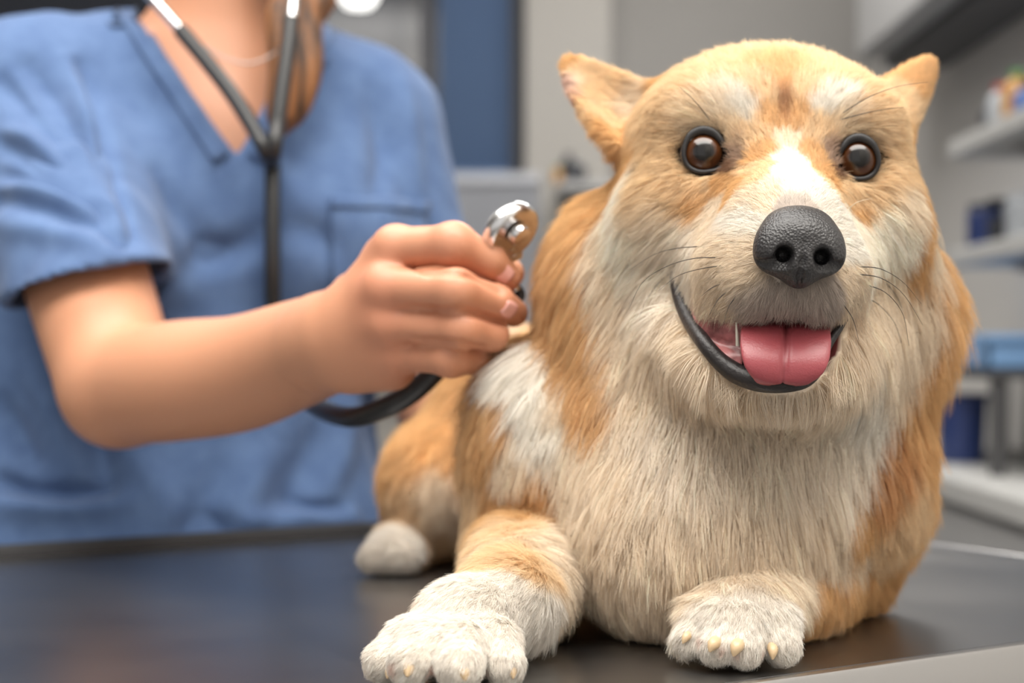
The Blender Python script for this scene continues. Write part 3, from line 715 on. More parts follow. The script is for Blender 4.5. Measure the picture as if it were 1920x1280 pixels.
# whiskers
mwh = mat('whisker_hair', (.035, .028, .024), .4); mwl = mat('pale_whisker_hair', (.75, .66, .52), .4)
WH = [([(1345, 483), (1300, 485), (1250, 500), (1205, 530), (1180, 580)], .715, .745, 0), ([(1352, 498), (1310, 505), (1270, 518), (1235, 545)], .712, .74, 0), ([(1318, 462), (1270, 466), (1225, 478), (1178, 508)], .722, .75, 0),
      ([(1350, 532), (1330, 542), (1313, 556)], .705, .712, 0), ([(1365, 545), (1345, 562), (1328, 590)], .700, .705, 0), ([(1380, 555), (1365, 575), (1355, 605)], .695, .70, 0),
      ([(1262, 508), (1235, 530), (1210, 565), (1195, 600)], .742, .75, 0),
      ([(1612, 500), (1650, 505), (1690, 530), (1722, 570)], .700, .725, 0), ([(1608, 514), (1650, 522), (1690, 552), (1725, 610)], .698, .72, 0), ([(1622, 533), (1660, 550), (1690, 590), (1700, 650)], .696, .71, 0),
      ([(1620, 555), (1650, 575), (1678, 610), (1690, 650)], .694, .705, 0), ([(1580, 570), (1597, 600), (1606, 640)], .690, .695, 0), ([(1645, 520), (1672, 545), (1690, 580), (1698, 620)], .70, .715, 0),
      ([(1330, 225), (1300, 190), (1270, 165)], .75, .75, 0), ([(1580, 212), (1625, 185), (1680, 165), (1735, 158)], .75, .75, 0), ([(1575, 225), (1640, 210), (1690, 205)], .748, .75, 0),
      ([(1590, 392), (1605, 380), (1628, 374)], .715, .71, 1)]
for pts, y0, y1, pale in WH:
    n = len(pts); q = []
    for i, (a, b) in enumerate(pts):
        q.append(P(a, b, lerp(y0, y1, i / (n - 1))))
    h0 = hit(DBVH, *pts[0])[0]
    if h0 is not None:
        off = h0 - q[0]; q = [p + off * 1.0 - HF * (-.002 - .006 * i / (n - 1)) for i, p in enumerate(q)]
    MB().tube(spline(q, 14), list(np.linspace(.00026, .00006, 14)), 6).build('whisker', mwl if pale else mwh, dog)
# ------------------------------------------------------------------ the dog's coat: strands combed by guides taken at places on the skin
GUIDE = [  # px, py, comb direction in view, length mm, lift
 (1480,385,0,-1,3.5,.25),(1420,400,-.8,-.6,5,.25),(1370,450,-1,-.1,6,.25),(1400,540,-.9,.6,6,.3),(1330,520,-1,.35,8,.25),(1440,575,-.4,1,5,.35),(1500,570,.1,1,5,.35),(1550,570,.5,1,5,.35),(1580,500,.8,.4,5,.3),(1600,450,.9,.1,6,.3),(1560,390,.7,-.4,5,.3),
 (1485,310,0,-1,5,.25),(1475,250,0,-1,7,.3),(1440,180,-.1,-1,9,.35),(1390,190,-.45,-1,10,.4),(1550,190,.35,-1,10,.4),(1300,200,-.8,-.6,9,.3),(1440,110,0,-1,11,.45),(1330,120,-.4,-1,11,.45),(1560,120,.35,-1,11,.45),(1240,200,-1,-.2,11,.35),(1640,190,.8,-.4,11,.4),
 (1400,270,-.3,-1,6,.4),(1380,330,-.9,.3,5,.25),(1300,350,-.7,.7,6,.25),(1340,400,-1,.3,7,.25),(1230,300,-1,.1,9,.3),(1180,290,-1,.35,13,.35),(1555,280,.2,-1,6,.4),(1600,360,.3,1,6,.3),(1660,300,.9,.3,9,.35),(1690,350,.7,.7,13,.4),(1270,260,-1,-.3,7,.3),(1650,260,.9,-.1,8,.3),
 (1250,420,-1,.3,14,.3),(1200,430,-1,.4,20,.35),(1130,450,-.9,.6,26,.45),(1060,440,-.8,.8,24,.4),(1035,540,-.55,1,32,.5),(1060,620,-.35,1,38,.5),(1090,690,-.2,1,40,.45),(1130,760,-.05,1,36,.4),(1150,600,-.55,1,30,.4),(1250,640,-.4,1,24,.35),(1230,540,-.8,.6,20,.3),(1200,700,-.3,1,32,.4),
 (1690,430,.8,.5,18,.35),(1740,480,.75,.8,26,.5),(1775,560,.55,1,32,.6),(1785,610,.35,1,34,.6),(1720,640,.25,1,34,.5),(1660,600,.35,1,22,.35),(1690,720,.15,1,36,.45),(1640,480,.6,.8,12,.3),
 (1400,740,-.15,1,18,.35),(1500,740,.05,1,18,.35),(1340,700,-.4,1,18,.35),(1560,690,.2,1,18,.35),(1300,840,-.12,1,34,.4),(1450,840,-.02,1,34,.4),(1590,820,.0,1,34,.4),(1180,880,-.12,1,32,.4),(1250,1000,-.02,1,32,.35),(1420,980,.04,1,32,.35),(1180,1120,0,1,24,.25),(1300,1100,0,1,14,.3),(1290,1140,-.5,1,5,.3),(1500,1140,.5,1,5,.3),(1400,1105,0,1,12,.3),(1540,960,.25,1,32,.4),(1500,1050,.2,1,26,.4),
 (1690,880,.45,.8,30,.5),(1740,900,.5,.85,26,.45),(1720,830,.4,.9,28,.45),(1650,980,.55,.75,30,.5),(1600,1040,.5,.8,22,.4),(1620,1100,.7,.5,12,.35),(1560,1110,-.5,.7,10,.3),
 (970,660,-.2,1,18,.3),(1010,760,-.1,1,24,.35),(1070,830,-.02,1,30,.4),(930,700,-.25,1,15,.3),(980,900,-.25,1,18,.35),(930,1000,-.25,1,13,.35),(1010,1000,-.05,1,14,.35),(900,1070,-.25,1,9,.3),(1060,1080,.05,1,16,.35),
 (900,1120,-.5,1,6,.3),(840,1180,-.7,.7,4,.3),(760,1230,-.7,.8,4,.25),(880,1240,-.1,1,4,.25),(950,1230,.1,1,4,.3),(1390,1140,-.1,1,4,.3),(1330,1180,-.4,1,4,.25),(1400,1200,-.05,1,4,.25),(1470,1190,.1,1,4,.3),
 (800,780,-.3,1,18,.35),(760,860,-.35,1,18,.4),(850,880,-.15,1,20,.35),(820,960,-.1,1,16,.3),(740,930,-.4,1,14,.35),(735,1005,-.6,.7,6,.3),(780,1030,-.2,1,6,.3),
 (1150,180,-.9,-.3,6,.3),(1090,130,-.7,-.7,4,.3),(1120,230,-.8,.4,7,.3),(1720,140,.5,-.8,4,.3),(1710,210,.6,-.3,7,.35),
]
GA, GD, GL = [], [], []
for px, py, dx, dy, L, lift in GUIDE:
    p, n = hit(DBVH, px, py)
    if p is None: p, n = [np.array(v) for v in DBVH.find_nearest(Vector(P(px, py, .86)))[:2]]
    d = nrm([dx, 0, -dy]); d = d - n * (d @ n)
    GA.append(p); GD.append(nrm(d)); GL.append((L * .001 * (.80 if L > 20 else .95), lift))
for p, d, L, lift in [((.10, 1.0, 1.06), (-.4, .9, 0), .025, .35), ((.03, 1.14, 1.05), (-.3, .9, -.3), .025, .35), ((.21, .93, 1.0), (.1, .8, -.6), .028, .4), ((.15, 1.05, .98), (0, .8, -.6), .025, .35), ((.02, 1.24, .97), (0, .3, -1), .03, .4), ((.13, .93, 1.13), (0, .8, -.6), .035, .5), ((.13, .90, 1.19), (0, 1, -.2), .014, .4), ((.23, .86, 1.06), (.4, .4, -.8), .034, .5), ((.03, .93, 1.07), (-.4, .5, -.8), .03, .5)]:
    q, n = [np.array(v) for v in DBVH.find_nearest(Vector(p))[:2]]; d = nrm(d); GA.append(q); GD.append(nrm(d - n * (d @ n))); GL.append((L, lift))
GA = np.array(GA); GVAL = np.hstack([np.array(GD), np.array(GL)])
GR = np.full(len(GA), .016)
for i in range(len(GA)):
    d = np.sort(np.linalg.norm(GA - GA[i], axis=1)); GR[i] = np.clip(d[min(3, len(d) - 1)] * .75, .007, .04)

# where hair may root
tri = np.vstack([DQ[:, [0, 1, 2]], DQ[:, [0, 2, 3]]]); A_, B_, C_ = DV[tri[:, 0]], DV[tri[:, 1]], DV[tri[:, 2]]
TN = np.cross(B_ - A_, C_ - A_); AREA = np.linalg.norm(TN, axis=1) / 2; TN /= np.maximum(2 * AREA, 1e-12)[:, None]; TC = (A_ + B_ + C_) / 3
view = nrm([0, 0, 0]) if False else (np.array([0, 0, CAMZ]) - TC); dist = np.linalg.norm(view, axis=1); view /= dist[:, None]
face = (TN * view).sum(1)
tl = blend(TC, GA, GR, GVAL)[:, 3]                                       # local hair length
dens = np.clip(.028 / np.maximum(tl, .003), 1.0, 5.0) * np.where(face > -.25, 1.0, .28) * np.clip((.80 / dist) ** 2, .3, 1.3)
dens[(TC[:, 2] < TZ + .0022)] = 0
eo = np.array(EYES)
bad = np.zeros(len(TC), bool)
for e, q in zip(eo, (1, -1)):
    v = TC - e - HR * .0012 * q; bad |= (np.hypot((v @ HR) * .92, v @ HU) < .0114) & (v @ HF > -.02)
v = TC - H(0, .070, -.0480); bad |= (((v @ HR) / .0150) ** 2 + ((v @ HU) / .0128) ** 2 < 1) & (v @ HF > -.012)
bad |= INMOUTH[tri[:, 0]] | INMOUTH[tri[:, 1]] | INMOUTH[tri[:, 2]]
lipd = np.full(len(TC), 9.0)
for k in range(0, 70, 2): lipd = np.minimum(lipd, np.linalg.norm(TC - lp[k, :3], axis=1))
bad |= lipd < .0045
for k in range(0, 40, 3): bad |= np.linalg.norm(TC - lerp(top[k], bot[k], .5), axis=1) < .004
dens[bad] = 0
def strands(n_total, clump_n, seed):
    rg = np.random.default_rng(seed)
    w = AREA * dens; cw = np.cumsum(w); ti = np.searchsorted(cw, rg.random(n_total) * cw[-1]); ti = np.minimum(ti, len(cw) - 1)
    u = rg.random((n_total, 2)); fl = u.sum(1) > 1; u[fl] = 1 - u[fl]
    b0 = 1 - u[:, 0] - u[:, 1]
    mixn = lambda arr: arr[tri[ti, 0]] * b0[:, None] + arr[tri[ti, 1]] * u[:, :1] + arr[tri[ti, 2]] * u[:, 1:]
    p0 = mixn(DV); n = mixn(DN); n /= np.maximum(np.linalg.norm(n, axis=1), 1e-9)[:, None]
    gv = blend(p0, GA, GR, GVAL); d = gv[:, :3]; L = gv[:, 3]; lift = gv[:, 4]
    # slow wander of the comb and of the length, clumps
    kd = KDTree(clump_n); ci = rg.choice(n_total, clump_n, replace=False)
    for i, c in enumerate(ci): kd.insert(p0[c], i)
    kd.balance()
    near = np.array([kd.find(q)[1] for q in p0]); cl = ci[near]
    jit_c = rg.normal(0, 1, (clump_n, 3))[near]; len_c = rg.normal(0, 1, clump_n)[near]
    d = d + .16 * jit_c + rg.normal(0, .13, (n_total, 3)); d -= n * (d * n).sum(1)[:, None]; d /= np.maximum(np.linalg.norm(d, axis=1), 1e-9)[:, None]
    L = L * np.clip(1 + .12 * len_c + rg.normal(0, .16, n_total), .45, 1.5); lift = np.clip(lift * (1 + rg.normal(0, .25, n_total)), .08, 1.0)
    S = np.array([0, .18, .42, .70, 1.0]); pts = np.zeros((n_total, 5, 3)); pts[:, 0] = p0 - n * .0006
    cur = p0.copy()
    for k in range(1, 5):
        sm = (S[k] + S[k - 1]) / 2; a = lift * (1.55 - 1.35 * sm)
        step = d * np.cos(a)[:, None] + n * np.sin(a)[:, None] + np.array([0, 0, -1.0]) * (.22 * sm * np.clip(L / .03, 0, 1))[:, None]
        step += rg.normal(0, .05, (n_total, 3)); step /= np.linalg.norm(step, axis=1)[:, None]
        cur = cur + step * (L * (S[k] - S[k - 1]))[:, None]; pts[:, k] = cur
    # gather tips into locks
    tgt = pts[cl]; amt = np.array([0, .05, .18, .34, .42])[None, :, None] * np.clip(L / .022, .15, 1.0)[:, None, None]
    off = np.linalg.norm(pts[:, 0] - tgt[:, 0], axis=1); amt = amt * np.clip(1.4 - off / .012, .1, 1)[:, None, None]
    pts = pts * (1 - amt) + tgt * amt
    pts[:, :, 2] = np.maximum(pts[:, :, 2], TZ + .0012)
    col = coat_color(p0 + d * (L * .25)[:, None]) * np.clip(1 + rg.normal(0, .10, n_total), .6, 1.4)[:, None] * np.clip(1 + .07 * len_c, .75, 1.25)[:, None]
    return pts, np.clip(col, 0, .95), n, L, p0
NS = 620000
HP, HC, HN, HL, HR0 = strands(NS, 30000, 5)

mfur = bpy.data.materials.new('dog_fur'); mfur.use_nodes = True
for q in list(mfur.node_tree.nodes): mfur.node_tree.nodes.remove(q)
_o = nd(mfur, 'ShaderNodeOutputMaterial'); _c = nd(mfur, 'ShaderNodeAttribute'); _c.attribute_name = 'coat'; _n = nd(mfur, 'ShaderNodeAttribute'); _n.attribute_name = 'skin_normal'
_d = nd(mfur, 'ShaderNodeBsdfDiffuse'); _t = nd(mfur, 'ShaderNodeBsdfTranslucent'); _g = nd(mfur, 'ShaderNodeBsdfHair'); _g.component = 'Reflection'
_d2 = nd(mfur, 'ShaderNodeBsdfDiffuse')
_g.inputs['RoughnessU'].default_value = .35; _g.inputs['RoughnessV'].default_value = .9
_gm = nd(mfur, 'ShaderNodeMix', data_type='RGBA'); _gm.inputs['Factor'].default_value = .5; _gm.inputs['B'].default_value = (1, 1, 1, 1)
lk(mfur, _c.outputs['Color'], _gm.inputs['A'])
_m1 = nd(mfur, 'ShaderNodeMixShader'); _m1.inputs[0].default_value = .35; _m2 = nd(mfur, 'ShaderNodeMixShader'); _m2.inputs[0].default_value = .25; _m3 = nd(mfur, 'ShaderNodeMixShader'); _m3.inputs[0].default_value = .12
lk(mfur, _c.outputs['Color'], _d.inputs['Color']); lk(mfur, _c.outputs['Color'], _d2.inputs['Color']); lk(mfur, _c.outputs['Color'], _t.inputs['Color']); lk(mfur, _gm.outputs['Result'], _g.inputs['Color'])
lk(mfur, _n.outputs['Vector'], _d.inputs['Normal'])
lk(mfur, _d.outputs[0], _m1.inputs[1]); lk(mfur, _d2.outputs[0], _m1.inputs[2]); lk(mfur, _m1.outputs[0], _m2.inputs[1]); lk(mfur, _t.outputs[0], _m2.inputs[2])
lk(mfur, _m2.outputs[0], _m3.inputs[1]); lk(mfur, _g.outputs[0], _m3.inputs[2]); lk(mfur, _m3.outputs[0], _o.inputs['Surface'])

def fur(name, mask, label=None):
    idx = np.nonzero(mask)[0]
    if not len(idx): return
    cv = bpy.data.hair_curves.new(name); cv.add_curves([5] * len(idx))
    pos = (HP[idx] - np.array(dog.location)).astype(np.float32)
    cv.attributes['position'].data.foreach_set('vector', pos.ravel()) if 'position' in cv.attributes else cv.position_data.foreach_set('vector', pos.ravel())
    rr = (np.array([.00011, .00010, .00009, .00006, .00002])[None] * np.clip(HL[idx] / .02, .7, 1.25)[:, None]).astype(np.float32)
    ra = cv.attributes.get('radius') or cv.attributes.new('radius', 'FLOAT', 'POINT'); ra.data.foreach_set('value', rr.ravel())
    ca = cv.attributes.new('coat', 'FLOAT_COLOR', 'CURVE'); c4 = np.ones((len(idx), 4), np.float32); c4[:, :3] = HC[idx]; ca.data.foreach_set('color', c4.ravel())
    na = cv.attributes.new('skin_normal', 'FLOAT_VECTOR', 'CURVE'); na.data.foreach_set('vector', HN[idx].astype(np.float32).ravel())
    cv.materials.append(mfur); o = bpy.data.objects.new(name, cv); COL.objects.link(o); o.parent = dog
    if label: o['label'] = label
    return o
hp = HR0 - HE; hu = hp @ HU; hf = hp @ HF; hr = hp @ HR
is_earL = ((HR0 - P(1190, 236, .845)) @ nrm(P(1066, 102, .872) - P(1190, 236, .845)) > .004) & (hf < -.05) & (hr < -.05) & (hu > -.005)
is_earR = ((HR0 - P(1678, 225, .845)) @ nrm(P(1727, 122, .880) - P(1678, 225, .845)) > .004) & (hf < -.05) & (hr > .05) & (hu > -.005)
head = (hu > -.060) & (hf > -.14) | ((hu > -.112) & (hf > -.01))
head &= ~(is_earL | is_earR)
low = HR0[:, 2] < .958
fl_ = ~head & low & (HR0[:, 0] < .040) & (HR0[:, 1] < .89) & ~is_earL
fr_ = ~head & low & (HR0[:, 1] < .93) & ((HR0[:, 0] > .150) | ((HR0[:, 1] < .775) & (HR0[:, 0] > .082) & (HR0[:, 2] < .944)))
hind = ~head & (HR0[:, 1] > 1.0) & low
ruff = ~head & ~fl_ & ~fr_ & ~hind & ~is_earL & ~is_earR & (HR0[:, 1] < .93) & (HR0[:, 2] > 1.0)
chest = ~head & ~fl_ & ~fr_ & ~hind & ~is_earL & ~is_earR & ~ruff & (HR0[:, 1] < .93)
rest = ~head & ~fl_ & ~fr_ & ~hind & ~is_earL & ~is_earR & ~ruff & ~chest
fur('ear_fur', is_earL); fur('ear_fur', is_earR); fur('head_fur', head, 'short ginger and white face fur'); fur('ruff_fur', ruff, 'long cream and ginger neck ruff'); fur('chest_fur', chest, 'long white chest fur')
fur('foreleg_fur', fl_, 'ginger foreleg with white sock'); fur('foreleg_fur', fr_, 'ginger folded foreleg with white paw'); fur('hind_leg_fur', hind); fur('back_fur', rest, 'ginger back fur')
# ------------------------------------------------------------------ the person in blue scrubs
PS = nrm([.97, .25, 0]); PF = nrm([.25, -.97, 0]); PZ = np.array([0, 0, 1.])
PAX = np.array([PS, PF, PZ]); PM = np.array([-.247, 1.362, 1.0])          # mid-line of the trunk, height 1.0
def T(s_, f_, z): return PM * np.array([1, 1, 0]) + PS * s_ + PF * f_ + PZ * z
SHR = np.array([-.392, 1.305, 1.250]); SHL = np.array([-.128, 1.405, 1.240])
ELR = P(224, 728, 1.09); WRR = P(648, 630, .895)
ELL = np.array([-.060, 1.36, 1.0]); WRL = np.array([.035, 1.27, .930])
def torso(s, g, kk=.04, low=.80):
    """trunk under skin (g=0) or cloth (g>0)"""
    s.ell(T(0, 0, 1.175), (.150 + g, .090 + g, .135 + g), kk, ax=PAX)
    s.ell(T(-.035, .004, 1.02), (.160 + g * 1.3, .088 + g * 1.4, .17), kk, ax=PAX)
    s.ell(T(-.055, .008, .87), (.183 + g * 1.2, .102 + g * 1.5, .15), kk, ax=PAX)
    s.cap(SHR, T(-.03, -.01, 1.275), .048 + g, .045 + g, kk); s.cap(SHL, T(.03, -.01, 1.275), .046 + g, .045 + g, kk)
    for q in (-1, 1): s.ell(T(.072 * q, .070, 1.135), (.058 + g, .050 + g, .060 + g), .04, ax=PAX)
FING = [  # four fingers of the hand holding the stethoscope: index, middle, ring, little
    ([(722, 478, .870), (742, 466, .860), (850, 458, .840), (918, 488, .848), (951, 519, .856)], [.0115, .0116, .0104, .0090, .0076]),
    ([(700, 545, .866), (725, 540, .854), (855, 545, .828), (932, 566, .845), (963, 586, .860)], [.0115, .0116, .0102, .0090, .0078]),
    ([(705, 605, .870), (730, 604, .858), (865, 615, .834), (922, 627, .848), (908, 634, .866)], [.0110, .0110, .0098, .0088, .0078]),
    ([(720, 655, .876), (745, 660, .866), (845, 671, .846), (893, 674, .858), (876, 671, .874)], [.0102, .0100, .0089, .0080, .0072])]
def build_body():
    s = SDF(axis_coords(-.60, .12, [(-.115, .02, .0016)], .0045), axis_coords(.795, 1.56, [(.79, .93, .0016)], .0045), axis_coords(.86, 1.70, [(1.02, 1.125, .0016)], .0045))
    torso(s, -.006)
    s.chain([T(.0, -.015, 1.26), T(.002, .005, 1.34), T(.004, .012, 1.42)], [.062, .053, .052], .05)
    # head: skull, face, jaw, nose, ears
    hf = nrm([.45, -.85, -.22]); hs = nrm(np.cross(hf, [0, 0, 1])); hu = np.cross(hs, hf); hc = T(.006, .02, 1.525)
    B = lambda a, b, c: hc + hs * a + hf * b + hu * c
    hx = np.array([hs, hf, hu])
    s.ell(B(0, -.008, .022), (.073, .092, .088), .03, ax=hx); s.ell(B(0, .030, -.045), (.054, .056, .066), .04, ax=hx); s.ell(B(0, .062, -.092), (.022, .020, .018), .03, ax=hx)
    s.chain([B(0, .082, .006), B(0, .098, -.030)], [.008, .012], .012); s.ell(B(0, .078, -.062), (.024, .012, .009), .012, ax=hx); s.ell(B(0, .079, -.0625), (.02, .012, .0012), .002, op='s', ax=hx)
    for q in (-1, 1):
        s.ell(B(.074 * q, -.006, -.012), (.008, .016, .030), .008, ax=hx); s.ell(B(.031 * q, .086, .006), (.014, .012, .009), .010, op='s', ax=hx); s.ell(B(.036 * q, .066, -.028), (.022, .018, .018), .02, ax=hx)
    s.head = (hc, hs, hf, hu)
    # far arm, resting on the table behind the dog
    s.chain([SHL, ELL], [.046, .038], .03); s.chain([ELL, WRL], [.038, .025], .01)
    s.chain([WRL, WRL + np.array([.03, -.012, -.012])], [.024, .022], .012)
    for k in range(4):
        b0 = WRL + np.array([.035, -.030 + .016 * k, -.014]); s.chain([b0, b0 + np.array([.035, .002 * k - .006, -.002]), b0 + np.array([.058 - .004 * abs(k - 1.5), .003 * k - .008, -.009])], [.0095, .0085, .007], .006)
    s.chain([WRL + np.array([.0, -.022, -.005]), WRL + np.array([.03, -.045, -.014]), WRL + np.array([.052, -.05, -.020])], [.011, .0095, .008], .008)
    # near arm: upper arm, elbow, forearm
    s.limb([SHR, lerp(SHR, ELR, .55), lerp(SHR, ELR, .9), ELR], [.048, .046, .042, .0385], .03)
    s.limb([ELR, P(330, 714, 1.045), P(450, 700, 1.0), P(560, 662, .95), WRR], [.0385, .0395, .0365, .0318, .0272], .012)
    # hand: palm as a fan of bones from the wrist, then separate fingers and thumb
    for (pts, rad), w in zip(FING, (.0125, .0135, .0135, .0125)):
        s.chain([lerp(WRR, P(*pts[1]), .42), P(*pts[1])], [.0185, w], .008)
    s.limb([lerp(P(560, 662, .95), WRR, .6), WRR, P(692, 598, .885), P(735, 570, .880)], [.0285, .0272, .0265, .022], .004)
    s.limb([P(672, 676, .893), P(735, 690, .880)], [.0165, .0125], .014)                    # heel of the hand
    fd = None; lo = P(650, 420, .80) - np.array([.02, .0, .11]); hi = P(1010, 420, .96) + np.array([.02, 0, .02])
    sl, x, y, z = s.sub(np.minimum(lo, hi), np.maximum(lo, hi))
    th = ([(668, 560, .918), (745, 520, .925), (850, 500, .915), (915, 498, .900), (955, 512, .892)], [.016, .0135, .0112, .0098, .0085])
    for pts, rad in FING + [th]:
        q = None
        pp = [np.asarray(P(*a), np.float32) for a in pts]
        for i in range(len(pp) - 1):
            d = s.capd(x, y, z, pp[i], pp[i + 1], rad[i], rad[i + 1]); q = d if q is None else s.smin(q, d, .003)
        q = s.smin(q, s.capd(x, y, z, pp[2], pp[2] + np.float32(1e-4), rad[2] * 1.04, rad[2] * 1.04), .006)       # knuckle
        fd = q if fd is None else s.smin(fd, q, .0006)
    s.comb(sl, fd, .0045, 'u')
    s.plane((0, 0, .875), (0, 0, -1))
    V0, Q0 = s.mesh(1); hb = bvh_of(V0, Q0)                                  # creases between the closed fingers
    for ln, r in (([(768, 500), (800, 509), (850, 511), (900, 526), (938, 545)], .0021), ([(765, 573), (800, 578), (860, 581), (905, 594), (945, 604)], .0020), ([(775, 636), (805, 641), (860, 645), (905, 652)], .0022)):
        q = [hit(hb, a, b)[0] for a, b in ln]; q = [p + np.array([0, -.0004, 0]) for p in q if p is not None]
        if len(q) > 2: s.limb(q, [r * .5] + [r] * (len(q) - 1), .0022, 's')
    V, Q = s.mesh(1); return V, Q, s.head
PV, PQ, HEADF = build_body()
person = empty('person', (-.26, 1.38, 0), 'person in blue short sleeved scrubs leaning over the table holding a stethoscope to the dog', 'person')
mhum = mat('human_skin', rough=.48, Subsurface_Weight=.12, Subsurface_Radius=(.012, .005, .003)); bsdf(mhum).inputs['Subsurface Scale'].default_value = .5
_a = nd(mhum, 'ShaderNodeAttribute'); _a.attribute_name = 'coat'; lk(mhum, _a.outputs['Color'], bsdf(mhum).inputs['Base Color']); add_bump(mhum, 420, .10, .0006)
pbody = obj_np('body', PV, PQ, mhum, person)
base = np.array(srgb(196, 141, 110)); red = np.array(srgb(192, 118, 94))
pc = np.tile(base, (len(PV), 1))
for px, py, Y, r, w in ((725, 545, .855, .015, .75), (735, 466, .86, .012, .5), (735, 605, .86, .013, .6), (850, 455, .842, .013, .45), (858, 545, .835, .012, .6), (865, 612, .842, .011, .55), (770, 668, .87, .016, .6), (950, 518, .865, .010, .7), (930, 566, .85, .012, .5), (905, 625, .86, .014, .5), (800, 600, .845, .05, .25)):
    k = np.exp(-((PV - P(px, py, Y)) ** 2).sum(1) / (r * r)) * w; pc = pc * (1 - k[:, None]) + red * k[:, None]
set_color(pbody, pc)
mnail = mat('finger_nail', srgb(226, 170, 160), .25)
def nail(c, ax_l, n, L, W):
    ax_l = nrm(ax_l); n = nrm(n - ax_l * (n @ ax_l)); w = np.cross(ax_l, n); vs = []; fs = []
    for i in range(7):
        for j in range(7):
            a = (i - 3) / 3; b = (j - 3) / 3; hw = W / 2 * (1 - .25 * max(0, abs(a)) ** 3); vs.append(c + ax_l * a * L / 2 + w * b * hw - n * (.0012 * b * b))
    for i in range(6):
        for j in range(6): fs.append((i * 7 + j, i * 7 + j + 1, (i + 1) * 7 + j + 1, (i + 1) * 7 + j))
    o = MB().add(vs, fs).build('fingernail', mnail, person, auto=False); md = o.modifiers.new('t', 'SOLIDIFY'); md.thickness = .0007
_b = bvh_of(PV, PQ)
for (px, py), pa, pb in (((946, 513), (918, 488, .848), (951, 519, .856)), ((957, 582), (932, 566, .845), (963, 586, .860))):
    p, n = hit(_b, px, py)
    if p is not None: nail(p + n * .0003, P(*pb) - P(*pa), n, .011, .0095)
# eyes and hair of the head above the picture
hc, hs, hf, hu = HEADF
mew = mat('eye_white', (.8, .78, .75), .2); miris = mat('brown_iris', (.08, .04, .02), .2)
for q in (-1, 1):
    c = hc + hs * .031 * q + hf * .076 + hu * .006
    e = MB().lathe(c, hf, [(1e-5, -.0115), (.008, -.008), (.0115, 0), (.0080, .0083), (1e-5, .0115)], 20).build('eye', mew, person)
    MB().lathe(c + hf * .0098, hf, [(.0052, 0), (.004, .0016), (1e-5, .0022)], 16).build('iris', miris, e)
mhair = mat('brown_hair', rough=.45); noise_color(mhair, srgb(50, 32, 20), srgb(150, 100, 60), 40, 5, (3, 3, .12)); add_bump(mhair, 90, .5, .003, 'noise', (8, 8, .4))
def build_hair():
    s = SDF(axis_coords(-.42, -.05, [], .003), axis_coords(1.14, 1.52, [], .003), axis_coords(1.13, 1.68, [], .003)); hx = np.array([hs, hf, hu])
    s.ell(hc - hf * .016 + hu * .026, (.083, .100, .096), .02, ax=hx); s.ell(hc - hf * .05 - hu * .05, (.072, .055, .085), .03, ax=hx)
    s.ell(hc + hf * .080 - hu * .035, (.060, .075, .085), .01, op='s', ax=hx)
    for q, dx in ((0, 0), (.010, 12), (-.010, -14), (.004, 22), (-.004, -26)):
        tpx = [(556 + dx * .9, -60, 1.285), (552 + dx, 40, 1.262), (556 + dx * 1.0, 130, 1.250), (540 + dx * .8, 205, 1.246), (520 + dx * .35, 262 - abs(dx), 1.246)]
        s.limb([hc + hs * .062 - hf * .01 - hu * .03] + [P(*a) + np.array([0, q * .5, 0]) for a in tpx], [.020, .016, .0125, .0110, .0085, .0025], .006, n=40)
    return s.mesh(1)
HV, HQ = build_hair(); obj_np('hair', HV, HQ, mhair, person)

# ------------------------------------------------------------------ scrubs
def build_scrub():
    s = SDF(axis_coords(-.62, .06, [], .003), axis_coords(1.04, 1.56, [(1.04, 1.32, .003)], .006), axis_coords(.78, 1.37, [], .003))
    torso(s, .013, .05)
    for a, b in ((SHR, ELR), (SHL, ELL)):
        e = lerp(a, b, .60); dr = nrm(b - a); e2 = lerp(a, b, .80 if a is SHR else .62)
        s.chain([a, lerp(a, b, .3), e, e2], [.058, .060, .062, .0625], .035, kin=.01)
        near = a is SHR
        hn = nrm([.26, -.05, -.965]) if near else dr; hp_ = P(125, 545, 1.15) if near else e
        s.chain([e - dr * .05, e + dr * .09], [.0535, .058], .002, op='s')
        sl, x, y, z = s.sub(e - .16, e + .16)
        d = (x - e[0]) * dr[0] + (y - e[1]) * dr[1] + (z - e[2]) * dr[2]; rad = np.sqrt((x - e[0] - d * dr[0]) ** 2 + (y - e[1] - d * dr[1]) ** 2 + (z - e[2] - d * dr[2]) ** 2)
        dh = (x - hp_[0]) * hn[0] + (y - hp_[1]) * hn[1] + (z - hp_[2]) * hn[2]
        cut = np.maximum(-dh, np.maximum(rad - .072, -d - .09)); s.comb(sl, cut.astype(np.float32), .002, 's')
    # hem flare on the hips
    s.ell(T(-.058, .012, .86), (.200, .128, .10), .05, ax=PAX)
    s.plane((0, 0, .80), (0, 0, -1))
    # neck hole and V opening
    V = P(445, 290, 1.262); s.chain([T(0, .0, 1.27), T(0, .01, 1.45)], [.068, .085], .006, op='s')
    sl, x, y, z = s.sub(np.array([-.5, 1.05, 1.1]), np.array([.0, 1.45, 1.40]))
    X = x - V[0]; Y = y - V[1]; Z = z - V[2]; a = X * PS[0] + Y * PS[1]; f = X * PF[0] + Y * PF[1]
    d = np.maximum(np.maximum(-.825 * a - .565 * Z, .885 * a - .465 * Z), -f - .075); s.comb(sl, d.astype(np.float32), .004, 's')
    return s.mesh(2)
SV, SQ = build_scrub()
_sb = bvh_of(SV, SQ)
